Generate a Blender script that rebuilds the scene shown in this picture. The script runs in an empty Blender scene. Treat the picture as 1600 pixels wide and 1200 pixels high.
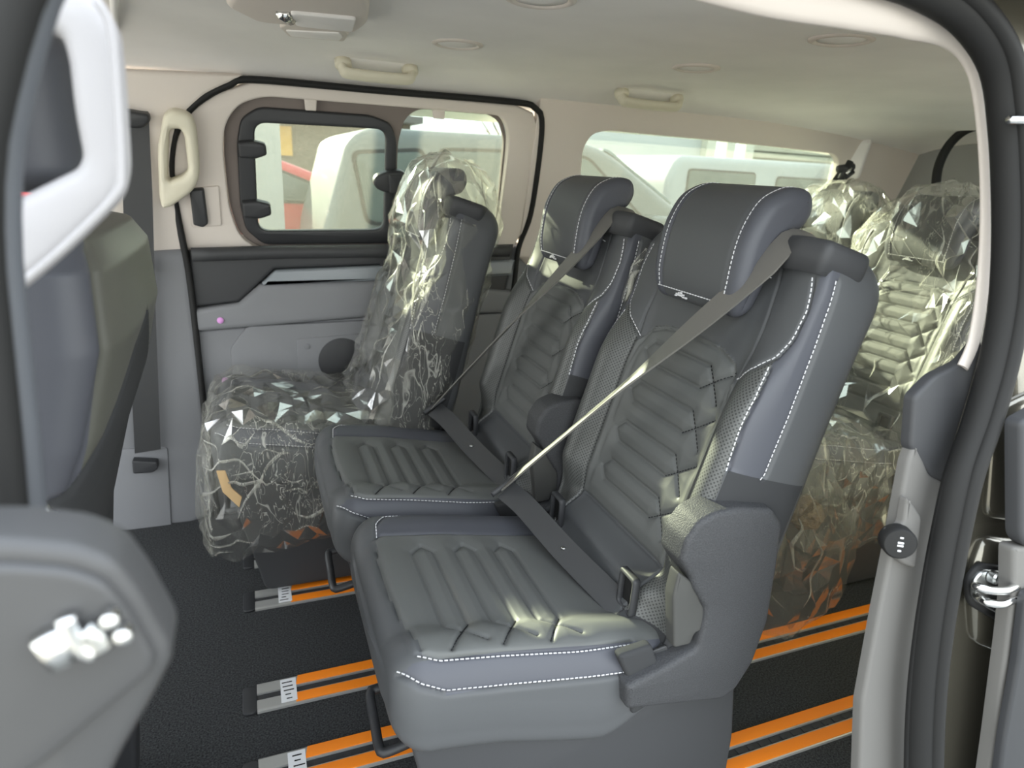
import bpy, math, random
import numpy as np
from mathutils import Vector, Matrix, noise, geometry
random.seed(7); rng = np.random.default_rng(7)
SC = bpy.context.scene; COL = SC.collection

# ------------------------------------------------------------------ camera
F_PX = 1018.106; EYE = np.array([0.0, 0.0, 1.15])
_dx = np.array([2650.0, -185.0, F_PX]); _dx /= np.linalg.norm(_dx)
_dy = np.array([-416.0, -356.0, F_PX]); _dy /= np.linalg.norm(_dy)
_dz = np.cross(_dx, _dy); MC = np.stack([_dx, _dy, _dz], 1)
cam = bpy.data.cameras.new('camera'); cam_ob = bpy.data.objects.new('camera', cam); COL.objects.link(cam_ob)
cam.sensor_width = 36; cam.lens = 36 * F_PX / 1600; cam.clip_start = 0.02; cam.clip_end = 200
cam_ob.matrix_world = Matrix(((MC[0][0], -MC[1][0], -MC[2][0], EYE[0]), (MC[0][1], -MC[1][1], -MC[2][1], EYE[1]),
                              (MC[0][2], -MC[1][2], -MC[2][2], EYE[2]), (0, 0, 0, 1)))
cam.dof.use_dof = True; cam.dof.focus_distance = 1.2; cam.dof.aperture_fstop = 4.6
SC.camera = cam_ob
# ------------------------------------------------------------------ light
w = bpy.data.worlds.new('sky'); SC.world = w; w.use_nodes = True
nt = w.node_tree; bg = nt.nodes['Background']
tc = nt.nodes.new('ShaderNodeTexCoord'); sx = nt.nodes.new('ShaderNodeSeparateXYZ'); rp = nt.nodes.new('ShaderNodeValToRGB')
nt.links.new(tc.outputs['Generated'], sx.inputs[0]); nt.links.new(sx.outputs['Z'], rp.inputs[0]); nt.links.new(rp.outputs[0], bg.inputs[0])
rp.color_ramp.elements[0].color = (0.90, 0.93, 0.90, 1); rp.color_ramp.elements[1].color = (0.76, 0.85, 0.97, 1)
bg.inputs[1].default_value = 1.15
sun = bpy.data.lights.new('sun', 'SUN'); sun_ob = bpy.data.objects.new('sun', sun); COL.objects.link(sun_ob)
sun.energy = 10.0; sun.angle = math.radians(0.9); sun.color = (1.0, 0.91, 0.70)
sun_ob.rotation_euler = Vector((-0.23, 1.0, 0.345)).to_track_quat('Z', 'Y').to_euler()
SC.view_settings.view_transform = 'Standard'; SC.view_settings.look = 'None'
SC.view_settings.gamma = 1.0; SC.view_settings.use_curve_mapping = False
SC.view_settings.exposure = 2.1
SC.cycles.transparent_max_bounces = 32; SC.cycles.max_bounces = 12; SC.cycles.diffuse_bounces = 6

# ------------------------------------------------------------------ helpers
def ray(px, py): return MC.T @ np.array([(px - 800) / F_PX, (py - 600) / F_PX, 1.0])
def onY(px, py, Y): r = ray(px, py); return EYE + r * (Y / r[1])
def onX(px, py, X): r = ray(px, py); return EYE + r * (X / r[0])
def onZ(px, py, Z): r = ray(px, py); return EYE + r * ((Z - EYE[2]) / r[2])
class Frame:
    """a flat working plane with its own axes; uv() reads where a sight line meets it"""
    def __init__(s, o, ux, uy, n):
        s.o, s.ux, s.uy, s.n = (np.array(a, float) for a in (o, ux, uy, n))
    def uv(s, px, py):
        r = ray(px, py); t = np.dot(s.o - EYE, s.n) / np.dot(r, s.n); p = EYE + r * t - s.o
        return (float(p @ s.ux), float(p @ s.uy))
    def uvs(s, pts): return [s.uv(*p) for p in pts]
    def to(s, u, v, h=0.0): return s.o + s.ux * u + s.uy * v + s.n * h
    def off(s, h): return Frame(s.o + s.n * h, s.ux, s.uy, s.n)

def srgb(r, g, b): return tuple(((c / 255) / 12.92 if c <= 10 else (((c / 255) + 0.055) / 1.055) ** 2.4) for c in (r, g, b)) + (1,)
MATS = {}
def mat(name, col, rough=0.6, spec=0.5, metal=0.0, nscale=0, namp=0.0, bscale=0, bstr=0.0, bdist=0.001, coat=0.0, sheen=0.0, emit=None):
    if name in MATS: return MATS[name]
    m = bpy.data.materials.new(name); m.use_nodes = True; n = m.node_tree; b = n.nodes['Principled BSDF']
    b.inputs['Base Color'].default_value = col; b.inputs['Roughness'].default_value = rough
    b.inputs['Specular IOR Level'].default_value = spec; b.inputs['Metallic'].default_value = metal
    b.inputs['Coat Weight'].default_value = coat; b.inputs['Sheen Weight'].default_value = sheen
    t = n.nodes.new('ShaderNodeTexCoord')
    if namp:
        nz = n.nodes.new('ShaderNodeTexNoise'); nz.inputs['Scale'].default_value = nscale; nz.inputs['Detail'].default_value = 5
        n.links.new(t.outputs['Object'], nz.inputs['Vector'])
        mx = n.nodes.new('ShaderNodeMixRGB'); mx.blend_type = 'MULTIPLY'; mx.inputs[0].default_value = 1
        r = n.nodes.new('ShaderNodeValToRGB'); r.color_ramp.elements[0].position = 0.3; r.color_ramp.elements[1].position = 0.7
        lo = 1 - namp; r.color_ramp.elements[0].color = (lo, lo, lo, 1); r.color_ramp.elements[1].color = (1 + namp, 1 + namp, 1 + namp, 1)
        n.links.new(nz.outputs[0], r.inputs[0]); mx.inputs[1].default_value = col; n.links.new(r.outputs[0], mx.inputs[2]); n.links.new(mx.outputs[0], b.inputs['Base Color'])
    if bstr:
        nb = n.nodes.new('ShaderNodeTexNoise'); nb.inputs['Scale'].default_value = bscale; nb.inputs['Detail'].default_value = 3
        n.links.new(t.outputs['Object'], nb.inputs['Vector'])
        bp = n.nodes.new('ShaderNodeBump'); bp.inputs['Strength'].default_value = bstr; bp.inputs['Distance'].default_value = bdist
        n.links.new(nb.outputs[0], bp.inputs['Height']); n.links.new(bp.outputs[0], b.inputs['Normal'])
    if emit: b.inputs['Emission Color'].default_value = emit[0]; b.inputs['Emission Strength'].default_value = emit[1]
    MATS[name] = m; return m

def perf_mat(name, col):
    """leather punched with rows of small holes (UV in metres)"""
    m = mat(name, col, 0.45, 0.5); n = m.node_tree; b = n.nodes['Principled BSDF']
    uv = n.nodes.new('ShaderNodeUVMap'); mp = n.nodes.new('ShaderNodeMapping'); mp.inputs['Scale'].default_value = (190, 190, 0); mp.inputs['Rotation'].default_value = (0, 0, math.radians(45))
    n.links.new(uv.outputs[0], mp.inputs[0])
    fr = n.nodes.new('ShaderNodeVectorMath'); fr.operation = 'FRACTION'; n.links.new(mp.outputs[0], fr.inputs[0])
    sb = n.nodes.new('ShaderNodeVectorMath'); sb.operation = 'SUBTRACT'; sb.inputs[1].default_value = (.5, .5, 0); n.links.new(fr.outputs[0], sb.inputs[0])
    ln = n.nodes.new('ShaderNodeVectorMath'); ln.operation = 'LENGTH'; n.links.new(sb.outputs[0], ln.inputs[0])
    r = n.nodes.new('ShaderNodeValToRGB'); r.color_ramp.elements[0].position = 0.22; r.color_ramp.elements[1].position = 0.34
    r.color_ramp.elements[0].color = tuple(c * .25 for c in col[:3]) + (1,); r.color_ramp.elements[1].color = col
    n.links.new(ln.outputs['Value'], r.inputs[0]); n.links.new(r.outputs[0], b.inputs['Base Color'])
    bp = n.nodes.new('ShaderNodeBump'); bp.inputs['Strength'].default_value = .6; bp.inputs['Distance'].default_value = .001
    n.links.new(r.outputs[0], bp.inputs['Height']); n.links.new(bp.outputs[0], b.inputs['Normal'])
    return m

def glass_mat(name, dust=0.12, tint=(0.9, 0.96, 0.93, 1), gloss=0.05):
    m = bpy.data.materials.new(name); m.use_nodes = True; n = m.node_tree; n.nodes.clear()
    o = n.nodes.new('ShaderNodeOutputMaterial'); tr = n.nodes.new('ShaderNodeBsdfTransparent'); tr.inputs[0].default_value = tint
    df = n.nodes.new('ShaderNodeBsdfTranslucent'); df.inputs[0].default_value = (.85, .84, .76, 1)
    d2 = n.nodes.new('ShaderNodeBsdfDiffuse'); d2.inputs[0].default_value = (.85, .84, .76, 1)
    ad = n.nodes.new('ShaderNodeMixShader'); ad.inputs[0].default_value = .5; n.links.new(df.outputs[0], ad.inputs[1]); n.links.new(d2.outputs[0], ad.inputs[2])
    t = n.nodes.new('ShaderNodeTexCoord'); nz = n.nodes.new('ShaderNodeTexNoise'); nz.inputs['Scale'].default_value = 220; nz.inputs['Detail'].default_value = 3
    n.links.new(t.outputs['Object'], nz.inputs['Vector'])
    mr = n.nodes.new('ShaderNodeMapRange'); mr.inputs[1].default_value = .3; mr.inputs[2].default_value = .8; mr.inputs[3].default_value = dust * .5; mr.inputs[4].default_value = dust * 1.6
    n.links.new(nz.outputs[0], mr.inputs[0])
    m1 = n.nodes.new('ShaderNodeMixShader'); n.links.new(mr.outputs[0], m1.inputs[0]); n.links.new(tr.outputs[0], m1.inputs[1]); n.links.new(ad.outputs[0], m1.inputs[2])
    gl = n.nodes.new('ShaderNodeBsdfGlossy'); gl.inputs['Roughness'].default_value = .03
    fr = n.nodes.new('ShaderNodeFresnel'); fr.inputs[0].default_value = 1.35
    m2 = n.nodes.new('ShaderNodeMixShader'); n.links.new(fr.outputs[0], m2.inputs[0]); n.links.new(m1.outputs[0], m2.inputs[1]); n.links.new(gl.outputs[0], m2.inputs[2])
    n.links.new(m2.outputs[0], o.inputs[0]); MATS[name] = m; return m

def film_mat(name, milk=0.05, lines=.5, stretch=(1, 1, .35), gloss=.38):
    """thin clear polythene: mostly see-through, mirror glints on folds, pale where it is creased"""
    m = bpy.data.materials.new(name); m.use_nodes = True; n = m.node_tree; n.nodes.clear()
    o = n.nodes.new('ShaderNodeOutputMaterial'); tr = n.nodes.new('ShaderNodeBsdfTransparent'); tr.inputs[0].default_value = (.975, .975, .96, 1)
    t = n.nodes.new('ShaderNodeTexCoord'); mp = n.nodes.new('ShaderNodeMapping'); mp.inputs['Scale'].default_value = stretch; n.links.new(t.outputs['Object'], mp.inputs[0])
    def nz(scale, det, dist):
        k = n.nodes.new('ShaderNodeTexNoise'); k.inputs['Scale'].default_value = scale; k.inputs['Detail'].default_value = det; k.inputs['Distortion'].default_value = dist
        n.links.new(mp.outputs[0], k.inputs['Vector']); return k
    def line(k, width):
        s_ = n.nodes.new('ShaderNodeMath'); s_.operation = 'SUBTRACT'; s_.inputs[1].default_value = .5; n.links.new(k.outputs[0], s_.inputs[0])
        a_ = n.nodes.new('ShaderNodeMath'); a_.operation = 'ABSOLUTE'; n.links.new(s_.outputs[0], a_.inputs[0])
        r_ = n.nodes.new('ShaderNodeMapRange'); r_.inputs[1].default_value = 0; r_.inputs[2].default_value = width; r_.inputs[3].default_value = 1; r_.inputs[4].default_value = 0; n.links.new(a_.outputs[0], r_.inputs[0]); return r_
    n1, n2, n3 = nz(16, 2, .8), nz(34, 2, 1.6), nz(5, 2, .3)
    l1, l2 = line(n1, .022), line(n2, .018)
    mx = n.nodes.new('ShaderNodeMath'); mx.operation = 'MAXIMUM'; n.links.new(l1.outputs[0], mx.inputs[0]); n.links.new(l2.outputs[0], mx.inputs[1])
    pk = n.nodes.new('ShaderNodeMapRange'); pk.inputs[1].default_value = .42; pk.inputs[2].default_value = .62; n.links.new(n3.outputs[0], pk.inputs[0])
    ml = n.nodes.new('ShaderNodeMath'); ml.operation = 'MULTIPLY'; n.links.new(mx.outputs[0], ml.inputs[0]); n.links.new(pk.outputs[0], ml.inputs[1])
    fm = n.nodes.new('ShaderNodeMath'); fm.operation = 'MULTIPLY_ADD'; fm.inputs[1].default_value = lines; fm.inputs[2].default_value = milk; fm.use_clamp = True; n.links.new(ml.outputs[0], fm.inputs[0])
    b1 = n.nodes.new('ShaderNodeBump'); b1.inputs['Strength'].default_value = .10; b1.inputs['Distance'].default_value = .012; n.links.new(n1.outputs[0], b1.inputs['Height'])
    gl = n.nodes.new('ShaderNodeBsdfGlossy'); gl.inputs['Roughness'].default_value = .12; n.links.new(b1.outputs[0], gl.inputs['Normal'])
    fr = n.nodes.new('ShaderNodeFresnel'); fr.inputs[0].default_value = 1.36; n.links.new(b1.outputs[0], fr.inputs['Normal'])
    tl = n.nodes.new('ShaderNodeBsdfTranslucent'); tl.inputs[0].default_value = (.95, .94, .86, 1); dfn = n.nodes.new('ShaderNodeBsdfDiffuse'); dfn.inputs[0].default_value = (.95, .94, .86, 1)
    sc_ = n.nodes.new('ShaderNodeMixShader'); sc_.inputs[0].default_value = .5; n.links.new(tl.outputs[0], sc_.inputs[1]); n.links.new(dfn.outputs[0], sc_.inputs[2])
    m1 = n.nodes.new('ShaderNodeMixShader'); n.links.new(fm.outputs[0], m1.inputs[0]); n.links.new(tr.outputs[0], m1.inputs[1]); n.links.new(sc_.outputs[0], m1.inputs[2])
    m2 = n.nodes.new('ShaderNodeMixShader'); fs_ = n.nodes.new('ShaderNodeMath'); fs_.operation = 'MULTIPLY'; fs_.inputs[1].default_value = gloss; n.links.new(fr.outputs[0], fs_.inputs[0]); n.links.new(fs_.outputs[0], m2.inputs[0]); n.links.new(m1.outputs[0], m2.inputs[1]); n.links.new(gl.outputs[0], m2.inputs[2])
    n.links.new(m2.outputs[0], o.inputs[0]); MATS[name] = m; return m

def obj(name, verts, faces, m, parent=None, smooth=True, uv=None, auto=None):
    me = bpy.data.meshes.new(name); me.from_pydata([tuple(map(float, v)) for v in verts], [], faces); me.validate(); me.update()
    if uv is not None:
        l = me.uv_layers.new(name='UVMap'); vi = np.empty(len(me.loops), int); me.loops.foreach_get('vertex_index', vi)
        l.data.foreach_set('uv', np.asarray(uv, float)[vi].ravel())
    me.materials.append(m)
    if smooth: me.polygons.foreach_set('use_smooth', [True] * len(me.polygons))
    o = bpy.data.objects.new(name, me); COL.objects.link(o)
    if parent is not None: o.parent = parent
    if auto is not None and smooth:
        try: me.set_sharp_from_angle(angle=math.radians(auto))
        except Exception: pass
    return o
def empty(name, loc=(0, 0, 0), parent=None):
    o = bpy.data.objects.new(name, None); COL.objects.link(o); o.location = loc; o.empty_display_size = .05
    if parent is not None: o.parent = parent
    return o
def tag(o, label=None, cat=None, group=None, kind=None):
    for k, v in (('label', label), ('category', cat), ('group', group), ('kind', kind)):
        if v: o[k] = v
    return o

class MB:
    """collects shapes into one mesh"""
    def __init__(s): s.v, s.f = [], []
    def add(s, v, f):
        b = len(s.v); s.v += [tuple(map(float, p)) for p in v]; s.f += [tuple(i + b for i in q) for q in f]; return s
    def box(s, c, d, R=None):
        c = np.array(c, float); R = np.eye(3) if R is None else R
        pts = [c + R @ (np.array([x, y, z]) * np.array(d) / 2) for x in (-1, 1) for y in (-1, 1) for z in (-1, 1)]
        return s.add(pts, [(0, 1, 3, 2), (4, 6, 7, 5), (0, 4, 5, 1), (2, 3, 7, 6), (0, 2, 6, 4), (1, 5, 7, 3)])
    def tube(s, path, r, n=10, closed=False): return s.add(*tube_g(path, r, n, closed))
    def build(s, name, m, parent=None, smooth=False, auto=None): return obj(name, s.v, s.f, m, parent, smooth, auto=auto)

def spline(pts, n, closed=False):
    P = np.array(pts, float); k = len(P); out = []
    seg = k if closed else k - 1; per = max(1, int(math.ceil(n / seg)))
    for i in range(seg):
        if closed: p0, p1, p2, p3 = P[(i - 1) % k], P[i], P[(i + 1) % k], P[(i + 2) % k]
        else: p0, p1, p2, p3 = P[max(i - 1, 0)], P[i], P[i + 1], P[min(i + 2, k - 1)]
        for j in range(per):
            t = j / per
            out.append(.5 * (2 * p1 + (p2 - p0) * t + (2 * p0 - 5 * p1 + 4 * p2 - p3) * t * t + (3 * p1 - p0 - 3 * p2 + p3) * t ** 3))
    if not closed: out.append(P[-1])
    return np.array(out)
def resample(P, n, closed=False):
    P = np.asarray(P, float); Q = np.vstack([P, P[:1]]) if closed else P
    d = np.r_[0, np.cumsum(np.linalg.norm(np.diff(Q, axis=0), axis=1))]
    t = np.linspace(0, d[-1], n + 1)[:-1] if closed else np.linspace(0, d[-1], n)
    return np.stack([np.interp(t, d, Q[:, i]) for i in range(Q.shape[1])], 1)
def tube_g(path, r, n=10, closed=False, prof=None, up=None):
    P = np.asarray(path, float); k = len(P); R = np.full(k, r) if np.isscalar(r) else np.asarray(r)
    T = np.gradient(P, axis=0) if not closed else np.roll(P, -1, 0) - np.roll(P, 1, 0)
    T /= np.linalg.norm(T, axis=1)[:, None] + 1e-12
    ref = np.array(up if up is not None else ([0, 0, 1] if abs(T[0][2]) < .9 else [1, 0, 0]), float)
    v = []; N = ref - T[0] * (ref @ T[0]); N /= np.linalg.norm(N)
    if prof is None: prof = [(math.cos(a), math.sin(a)) for a in np.linspace(0, 2 * math.pi, n, endpoint=False)]
    n = len(prof)
    for i in range(k):
        if up is not None: N = ref - T[i] * (ref @ T[i])
        else: N = N - T[i] * (N @ T[i])
        N = N / (np.linalg.norm(N) + 1e-12); B = np.cross(T[i], N)
        v += [P[i] + R[i] * (a * N + b * B) for a, b in prof]
    f = []
    for i in range(k if closed else k - 1):
        a, b = i * n, ((i + 1) % k) * n
        f += [(a + j, a + (j + 1) % n, b + (j + 1) % n, b + j) for j in range(n)]
    if not closed: f += [tuple(reversed(range(n))), tuple((k - 1) * n + j for j in range(n))]
    return v, f
def tube(name, path, r, m, parent=None, n=10, closed=False, prof=None, up=None):
    v, f = tube_g(path, r, n, closed, prof, up); return obj(name, v, f, m, parent, True, auto=50 if prof else None)
def ribbon_g(path, wid, th=.0016):
    """strap: centre line + half-width vectors"""
    P = np.asarray(path, float); W = np.asarray(wid, float); T = np.gradient(P, axis=0); N = np.cross(T, W); N /= np.linalg.norm(N, axis=1)[:, None] + 1e-12
    v = []; f = []
    for i in range(len(P)): v += [P[i] - W[i] - N[i] * th, P[i] + W[i] - N[i] * th, P[i] + W[i] + N[i] * th, P[i] - W[i] + N[i] * th]
    for i in range(len(P) - 1): f += [(4 * i + j, 4 * i + (j + 1) % 4, 4 * i + 4 + (j + 1) % 4, 4 * i + 4 + j) for j in range(4)]
    f += [(3, 2, 1, 0), tuple(4 * (len(P) - 1) + j for j in range(4))]
    return v, f
def ribbon(name, path, wid, m, parent=None, th=.0016): return obj(name, *ribbon_g(path, wid, th), m, parent, True, auto=40)

def fillet(pts, r, n=5):
    out = []; k = len(pts)
    for i in range(k):
        p0, p, p1 = (np.array(pts[(i + d) % k], float) for d in (-1, 0, 1))
        a, b = p0 - p, p1 - p; la, lb = np.linalg.norm(a), np.linalg.norm(b); rr = r[i] if isinstance(r, (list, tuple)) else r
        d = min(rr, la * .45, lb * .45)
        if d < 1e-5: out.append(tuple(p)); continue
        q0, q1 = p + a / la * d, p + b / lb * d
        for j in range(n + 1):
            t = j / n; out.append(tuple((1 - t) ** 2 * q0 + 2 * t * (1 - t) * p + t * t * q1))
    return out
def _area(P): P = np.asarray(P); return .5 * np.sum(P[:, 0] * np.roll(P[:, 1], -1) - np.roll(P[:, 0], -1) * P[:, 1])
def inset(P, d):
    P = np.asarray(P, float); a, b = np.roll(P, 1, 0), np.roll(P, -1, 0)
    e0, e1 = P - a, b - P; e0 /= np.linalg.norm(e0, axis=1)[:, None] + 1e-12; e1 /= np.linalg.norm(e1, axis=1)[:, None] + 1e-12
    n0, n1 = np.stack([-e0[:, 1], e0[:, 0]], 1), np.stack([-e1[:, 1], e1[:, 0]], 1); m = n0 + n1
    L = np.maximum(np.einsum('ij,ij->i', m, n0), .5); return P + m / L[:, None] * d
def plate_g(fr, outline, th, bev=.003, holes=(), back=0.0, steps=3):
    """solid slab on a frame: front at height th+back with a rounded edge"""
    outs = [np.array(outline, float)] + [np.array(h, float) for h in holes]
    if _area(outs[0]) < 0: outs[0] = outs[0][::-1]
    for i in range(1, len(outs)):
        if _area(outs[i]) > 0: outs[i] = outs[i][::-1]
    v, f, tops, bots = [], [], [], []
    for P in outs:
        n = len(P); rows = [(P, back)]
        for s in range(steps + 1):
            a = s / steps * math.pi / 2; rows.append((inset(P, bev * (1 - math.cos(a))), back + th - bev + bev * math.sin(a)))
        b0 = len(v)
        for Q, h in rows: v += [fr.to(q[0], q[1], h) for q in Q]
        for r_ in range(len(rows) - 1):
            a, b = b0 + r_ * n, b0 + (r_ + 1) * n
            f += [(a + j, a + (j + 1) % n, b + (j + 1) % n, b + j) for j in range(n)]
        tops.append((rows[-1][0], b0 + (len(rows) - 1) * n)); bots.append((P, b0))
    for loops, flip in ((tops, False), (bots, True)):
        tri = geometry.tessellate_polygon([[Vector((q[0], q[1], 0)) for q in L[0]] for L in loops])
        idx = [L[1] + j for L in loops for j in range(len(L[0]))]
        flat = np.vstack([L[0] for L in loops])
        for t in tri:
            A = _area(flat[list(t)]); t = tuple(idx[j] for j in t)
            f.append(t if (A > 0) != flip else t[::-1])
    return v, f
def plate(name, fr, outline, th, m, parent=None, bev=.003, holes=(), back=0.0, loc=None):
    v, f = plate_g(fr, outline, th, bev, holes, back)
    if loc is not None: v = [np.array(p) - np.array(loc) for p in v]
    return obj(name, v, f, m, parent, True, auto=35)
def grid_faces(R, C, closed=False):
    return [(i * C + j, i * C + (j + 1) % C, (i + 1) * C + (j + 1) % C, (i + 1) * C + j) for i in range(R - 1) for j in range(C if closed else C - 1)]
def lathe_g(prof, c, ax, n=24):
    ax = np.array(ax, float); ax /= np.linalg.norm(ax); r = np.array([1, 0, 0]) if abs(ax[0]) < .9 else np.array([0, 1, 0]); u = np.cross(ax, r); u /= np.linalg.norm(u); w_ = np.cross(ax, u)
    v = [np.array(c) + ax * h + rad * (u * math.cos(a) + w_ * math.sin(a)) for rad, h in prof for a in np.linspace(0, 2 * math.pi, n, endpoint=False)]
    f = grid_faces(len(prof), n, True) + [tuple(reversed(range(n))), tuple((len(prof) - 1) * n + j for j in range(n))]
    return v, f
def lathe(name, prof, c, ax, m, parent=None, n=24): return obj(name, *lathe_g(prof, c, ax, n), m, parent, True, auto=40)
def sstep(a, b, x): t = np.clip((x - a) / (b - a), 0, 1); return t * t * (3 - 2 * t)

# ------------------------------------------------------------------ materials
HEAD = mat('headliner_cloth', (.80, .775, .755, 1), .95, .1, bscale=900, bstr=.25, bdist=.0006, nscale=5, namp=.04)
CREAM = mat('cream_trim', (.66, .60, .55, 1), .6, .35, bscale=700, bstr=.15, bdist=.0004)
CREAM2 = mat('cream_handle', (.66, .62, .50, 1), .5, .4)
WHITE_TRIM = mat('pale_trim', (.36, .35, .36, 1), .55, .35)
BROWN = mat('taupe_surround', (.20, .17, .155, 1), .75, .2)
GREY_TRIM = mat('mid_grey_trim', (.185, .188, .20, 1), .65, .3, bscale=600, bstr=.3, bdist=.0004)
GREY_LIGHT = mat('light_grey_trim', (.125, .121, .114, 1), .6, .35, bscale=600, bstr=.2, bdist=.0004)
STRIP = mat('blue_grey_strip', (.21, .23, .25, 1), .35, .5)
DARK_TRIM = mat('charcoal_trim', (.042, .043, .046, 1), .55, .35, bscale=600, bstr=.3, bdist=.0004)
BLACK_PL = mat('black_plastic', (.03, .031, .034, 1), .45, .45)
SHIELD = mat('grained_plastic', (.042, .043, .046, 1), .6, .35, bscale=420, bstr=.8, bdist=.0012, nscale=420, namp=.25)
LEVER = mat('lever_plastic', (.055, .055, .052, 1), .45, .4)
RUBBER = mat('black_rubber', (.015, .015, .015, 1), .6, .25)
CARPET = mat('black_carpet', (.056, .058, .060, 1), 1.0, .05, nscale=260, namp=.55, bscale=900, bstr=.9, bdist=.003)
LEATHER = mat('smooth_leather', (.068, .071, .084, 1), .48, .36, bscale=420, bstr=.14, bdist=.0005)
LEATHER_D = mat('dark_leather', (.072, .075, .079, 1), .52, .36, bscale=420, bstr=.16, bdist=.0005)
INSERT = mat('quilted_leather', (.10, .104, .102, 1), .55, .38, bscale=380, bstr=.14, bdist=.0005)
PERF = perf_mat('perforated_leather', (.085, .088, .085, 1))
FABRIC = mat('black_stretch_fabric', (.04, .041, .043, 1), .9, .15, bscale=1200, bstr=.3, bdist=.0005)
STITCH = mat('pale_thread', (.62, .62, .64, 1), .7, .2)
STITCH_D = mat('dark_thread', (.02, .02, .022, 1), .8, .2)
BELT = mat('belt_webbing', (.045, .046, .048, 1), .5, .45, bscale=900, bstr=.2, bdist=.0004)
BELT_L = mat('belt_webbing_painted_sheen', (.125, .12, .11, 1), .4, .5)  # paler copy of the belt webbing, its sheen put into the base colour
ALU = mat('rail_aluminium', (.40, .40, .385, 1), .35, .5, metal=.35)
ORANGE = mat('orange_film', (.90, .24, .012, 1), .42, .4)
WHITE = mat('white_paper', (.75, .76, .78, 1), .7, .3)
INK = mat('black_ink', (.02, .02, .02, 1), .7, .2)
CHROME = mat('chrome', (.75, .75, .74, 1), .15, .5, metal=1)
STEEL = mat('zinc_steel', (.55, .56, .55, 1), .28, .5, metal=1)
PAINT = mat('bronze_black_paint', (.15, .14, .11, 1), .22, .55, metal=.7, coat=1.0, nscale=1500, namp=.4)
PINK = mat('lilac_plug', (.62, .28, .62, 1), .5, .4)
TAN = mat('tan_card', (.55, .38, .2, 1), .8, .2)
GLASS = glass_mat('dusty_glass', .032, (.68, .73, .69, 1)); GLASS_C = glass_mat('cleaner_glass', .03, (.68, .73, .69, 1))
FILM = film_mat('clear_polythene', .075, .5); FILM2 = film_mat('clear_polythene_milky', .11, .55)
CREASE = film_mat('doubled_polythene', .26, .5, (1, 1, .3), .9)

# ------------------------------------------------------------------ shell
FL = Frame((0, 2.17, 0), (1, 0, 0), (0, 0, 1), (0, -1, 0))
_u = np.array([0, -.2334, .9724]); FU = Frame((0, 2.17, .88), (1, 0, 0), _u, (0, -.9724, -.2334))
tag(obj('floor', [(-1.6, .50, 0), (2.6, .50, 0), (2.6, 2.3, 0), (-1.6, 2.3, 0), (-1.6, .50, -.06), (2.6, .50, -.06), (2.6, 2.3, -.06), (-1.6, 2.3, -.06)],
        [(0, 1, 2, 3), (7, 6, 5, 4), (0, 4, 5, 1), (1, 5, 6, 2), (2, 6, 7, 3), (3, 7, 4, 0)], CARPET, smooth=False), 'black needle felt carpet covering the van floor', 'floor', kind='structure')
# headliner: rounded section drawn along the length, dipping at the rear
sec = spline([(2.20, 1.30), (2.09, 1.345), (2.04, 1.37), (1.96, 1.398), (1.80, 1.418), (1.32, 1.428), (.88, 1.418), (.74, 1.398), (.66, 1.365), (.62, 1.325)], 60)
xs = np.linspace(-1.45, 2.62, 60); gv = []
for x in xs:
    dip = .0 if x < 1.5 else -.075 * ((x - 1.5) / 1.1) ** 2
    for y, z in sec: gv.append((x, y, z + dip * (.35 + .65 * sstep(1.25, 1.42, np.array(z)))))
n_ = len(sec); top = [(p[0], p[1], p[2] + .03) for p in gv]
tag(obj('ceiling', gv + top, grid_faces(60, n_) + [tuple(i + len(gv) for i in reversed(q)) for q in grid_faces(60, n_)], HEAD), 'pale grey cloth headliner over the cabin', 'headliner', kind='structure')

# far B-pillar trim
trim1 = empty('trim_1', (-.2, 2.16, 0)); tag(trim1, 'cream and grey pillar trim beside the far sliding door', 'pillar trim', kind='structure')
def sub(o, parent):
    o.parent = parent; o.matrix_parent_inverse = Matrix.Translation(-Vector(parent.location)); return o
up_px = [(90, 104), (250, 110), (378, 116), (360, 128), (322, 146), (296, 170), (278, 196), (270, 255), (276, 312), (292, 388), (234, 392), (120, 398)]
sub(plate('upper_trim', FU, FU.uvs(up_px), .035, CREAM, bev=.012, back=-.01), trim1)
lo_px = [(60, 392), (234, 390), (292, 386), (318, 600), (336, 770), (332, 796), (300, 811), (215, 818), (60, 830)]
sub(plate('lower_trim', FL, FL.uvs(lo_px), .05, GREY_TRIM, bev=.02, back=-.01), trim1)
sub(plate('access_cover', FL, fillet(FL.uvs([(180, 694), (264, 690), (270, 815), (182, 818)]), .012), .005, GREY_TRIM, bev=.002, back=.04), trim1)

# far belt on the pillar
bl = empty('pillar_seat_belt', onY(215, 700, 2.08)); tag(bl, 'dark seat belt hanging down the far pillar beside the cream grab handle', 'seat belt')
p = resample(np.array([onY(208, 172, 2.05), onY(215, 300, 2.055), onY(222, 500, 2.075), onY(231, 705, 2.09)]), 20)
sub(ribbon('strap', p, np.tile([.034, .008, 0], (20, 1)), BELT), bl)
sub(plate('upper_guide', FU.off(.03), fillet(FU.uvs([(178, 162), (236, 172), (238, 184), (226, 194), (192, 192), (178, 184)]), .012), .03, BLACK_PL, bev=.008), bl)
sub(plate('anchor_bracket', FL.off(.05), fillet(FL.uvs([(212, 704), (250, 706), (252, 716), (244, 722), (214, 724)]), .006), .03, BLACK_PL, bev=.004), bl)
sub(plate('retractor_clip', FL.off(.06), fillet(FL.uvs([(218, 400), (242, 402), (244, 414), (222, 420)]), .006), .03, BLACK_PL, bev=.004), bl)

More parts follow.
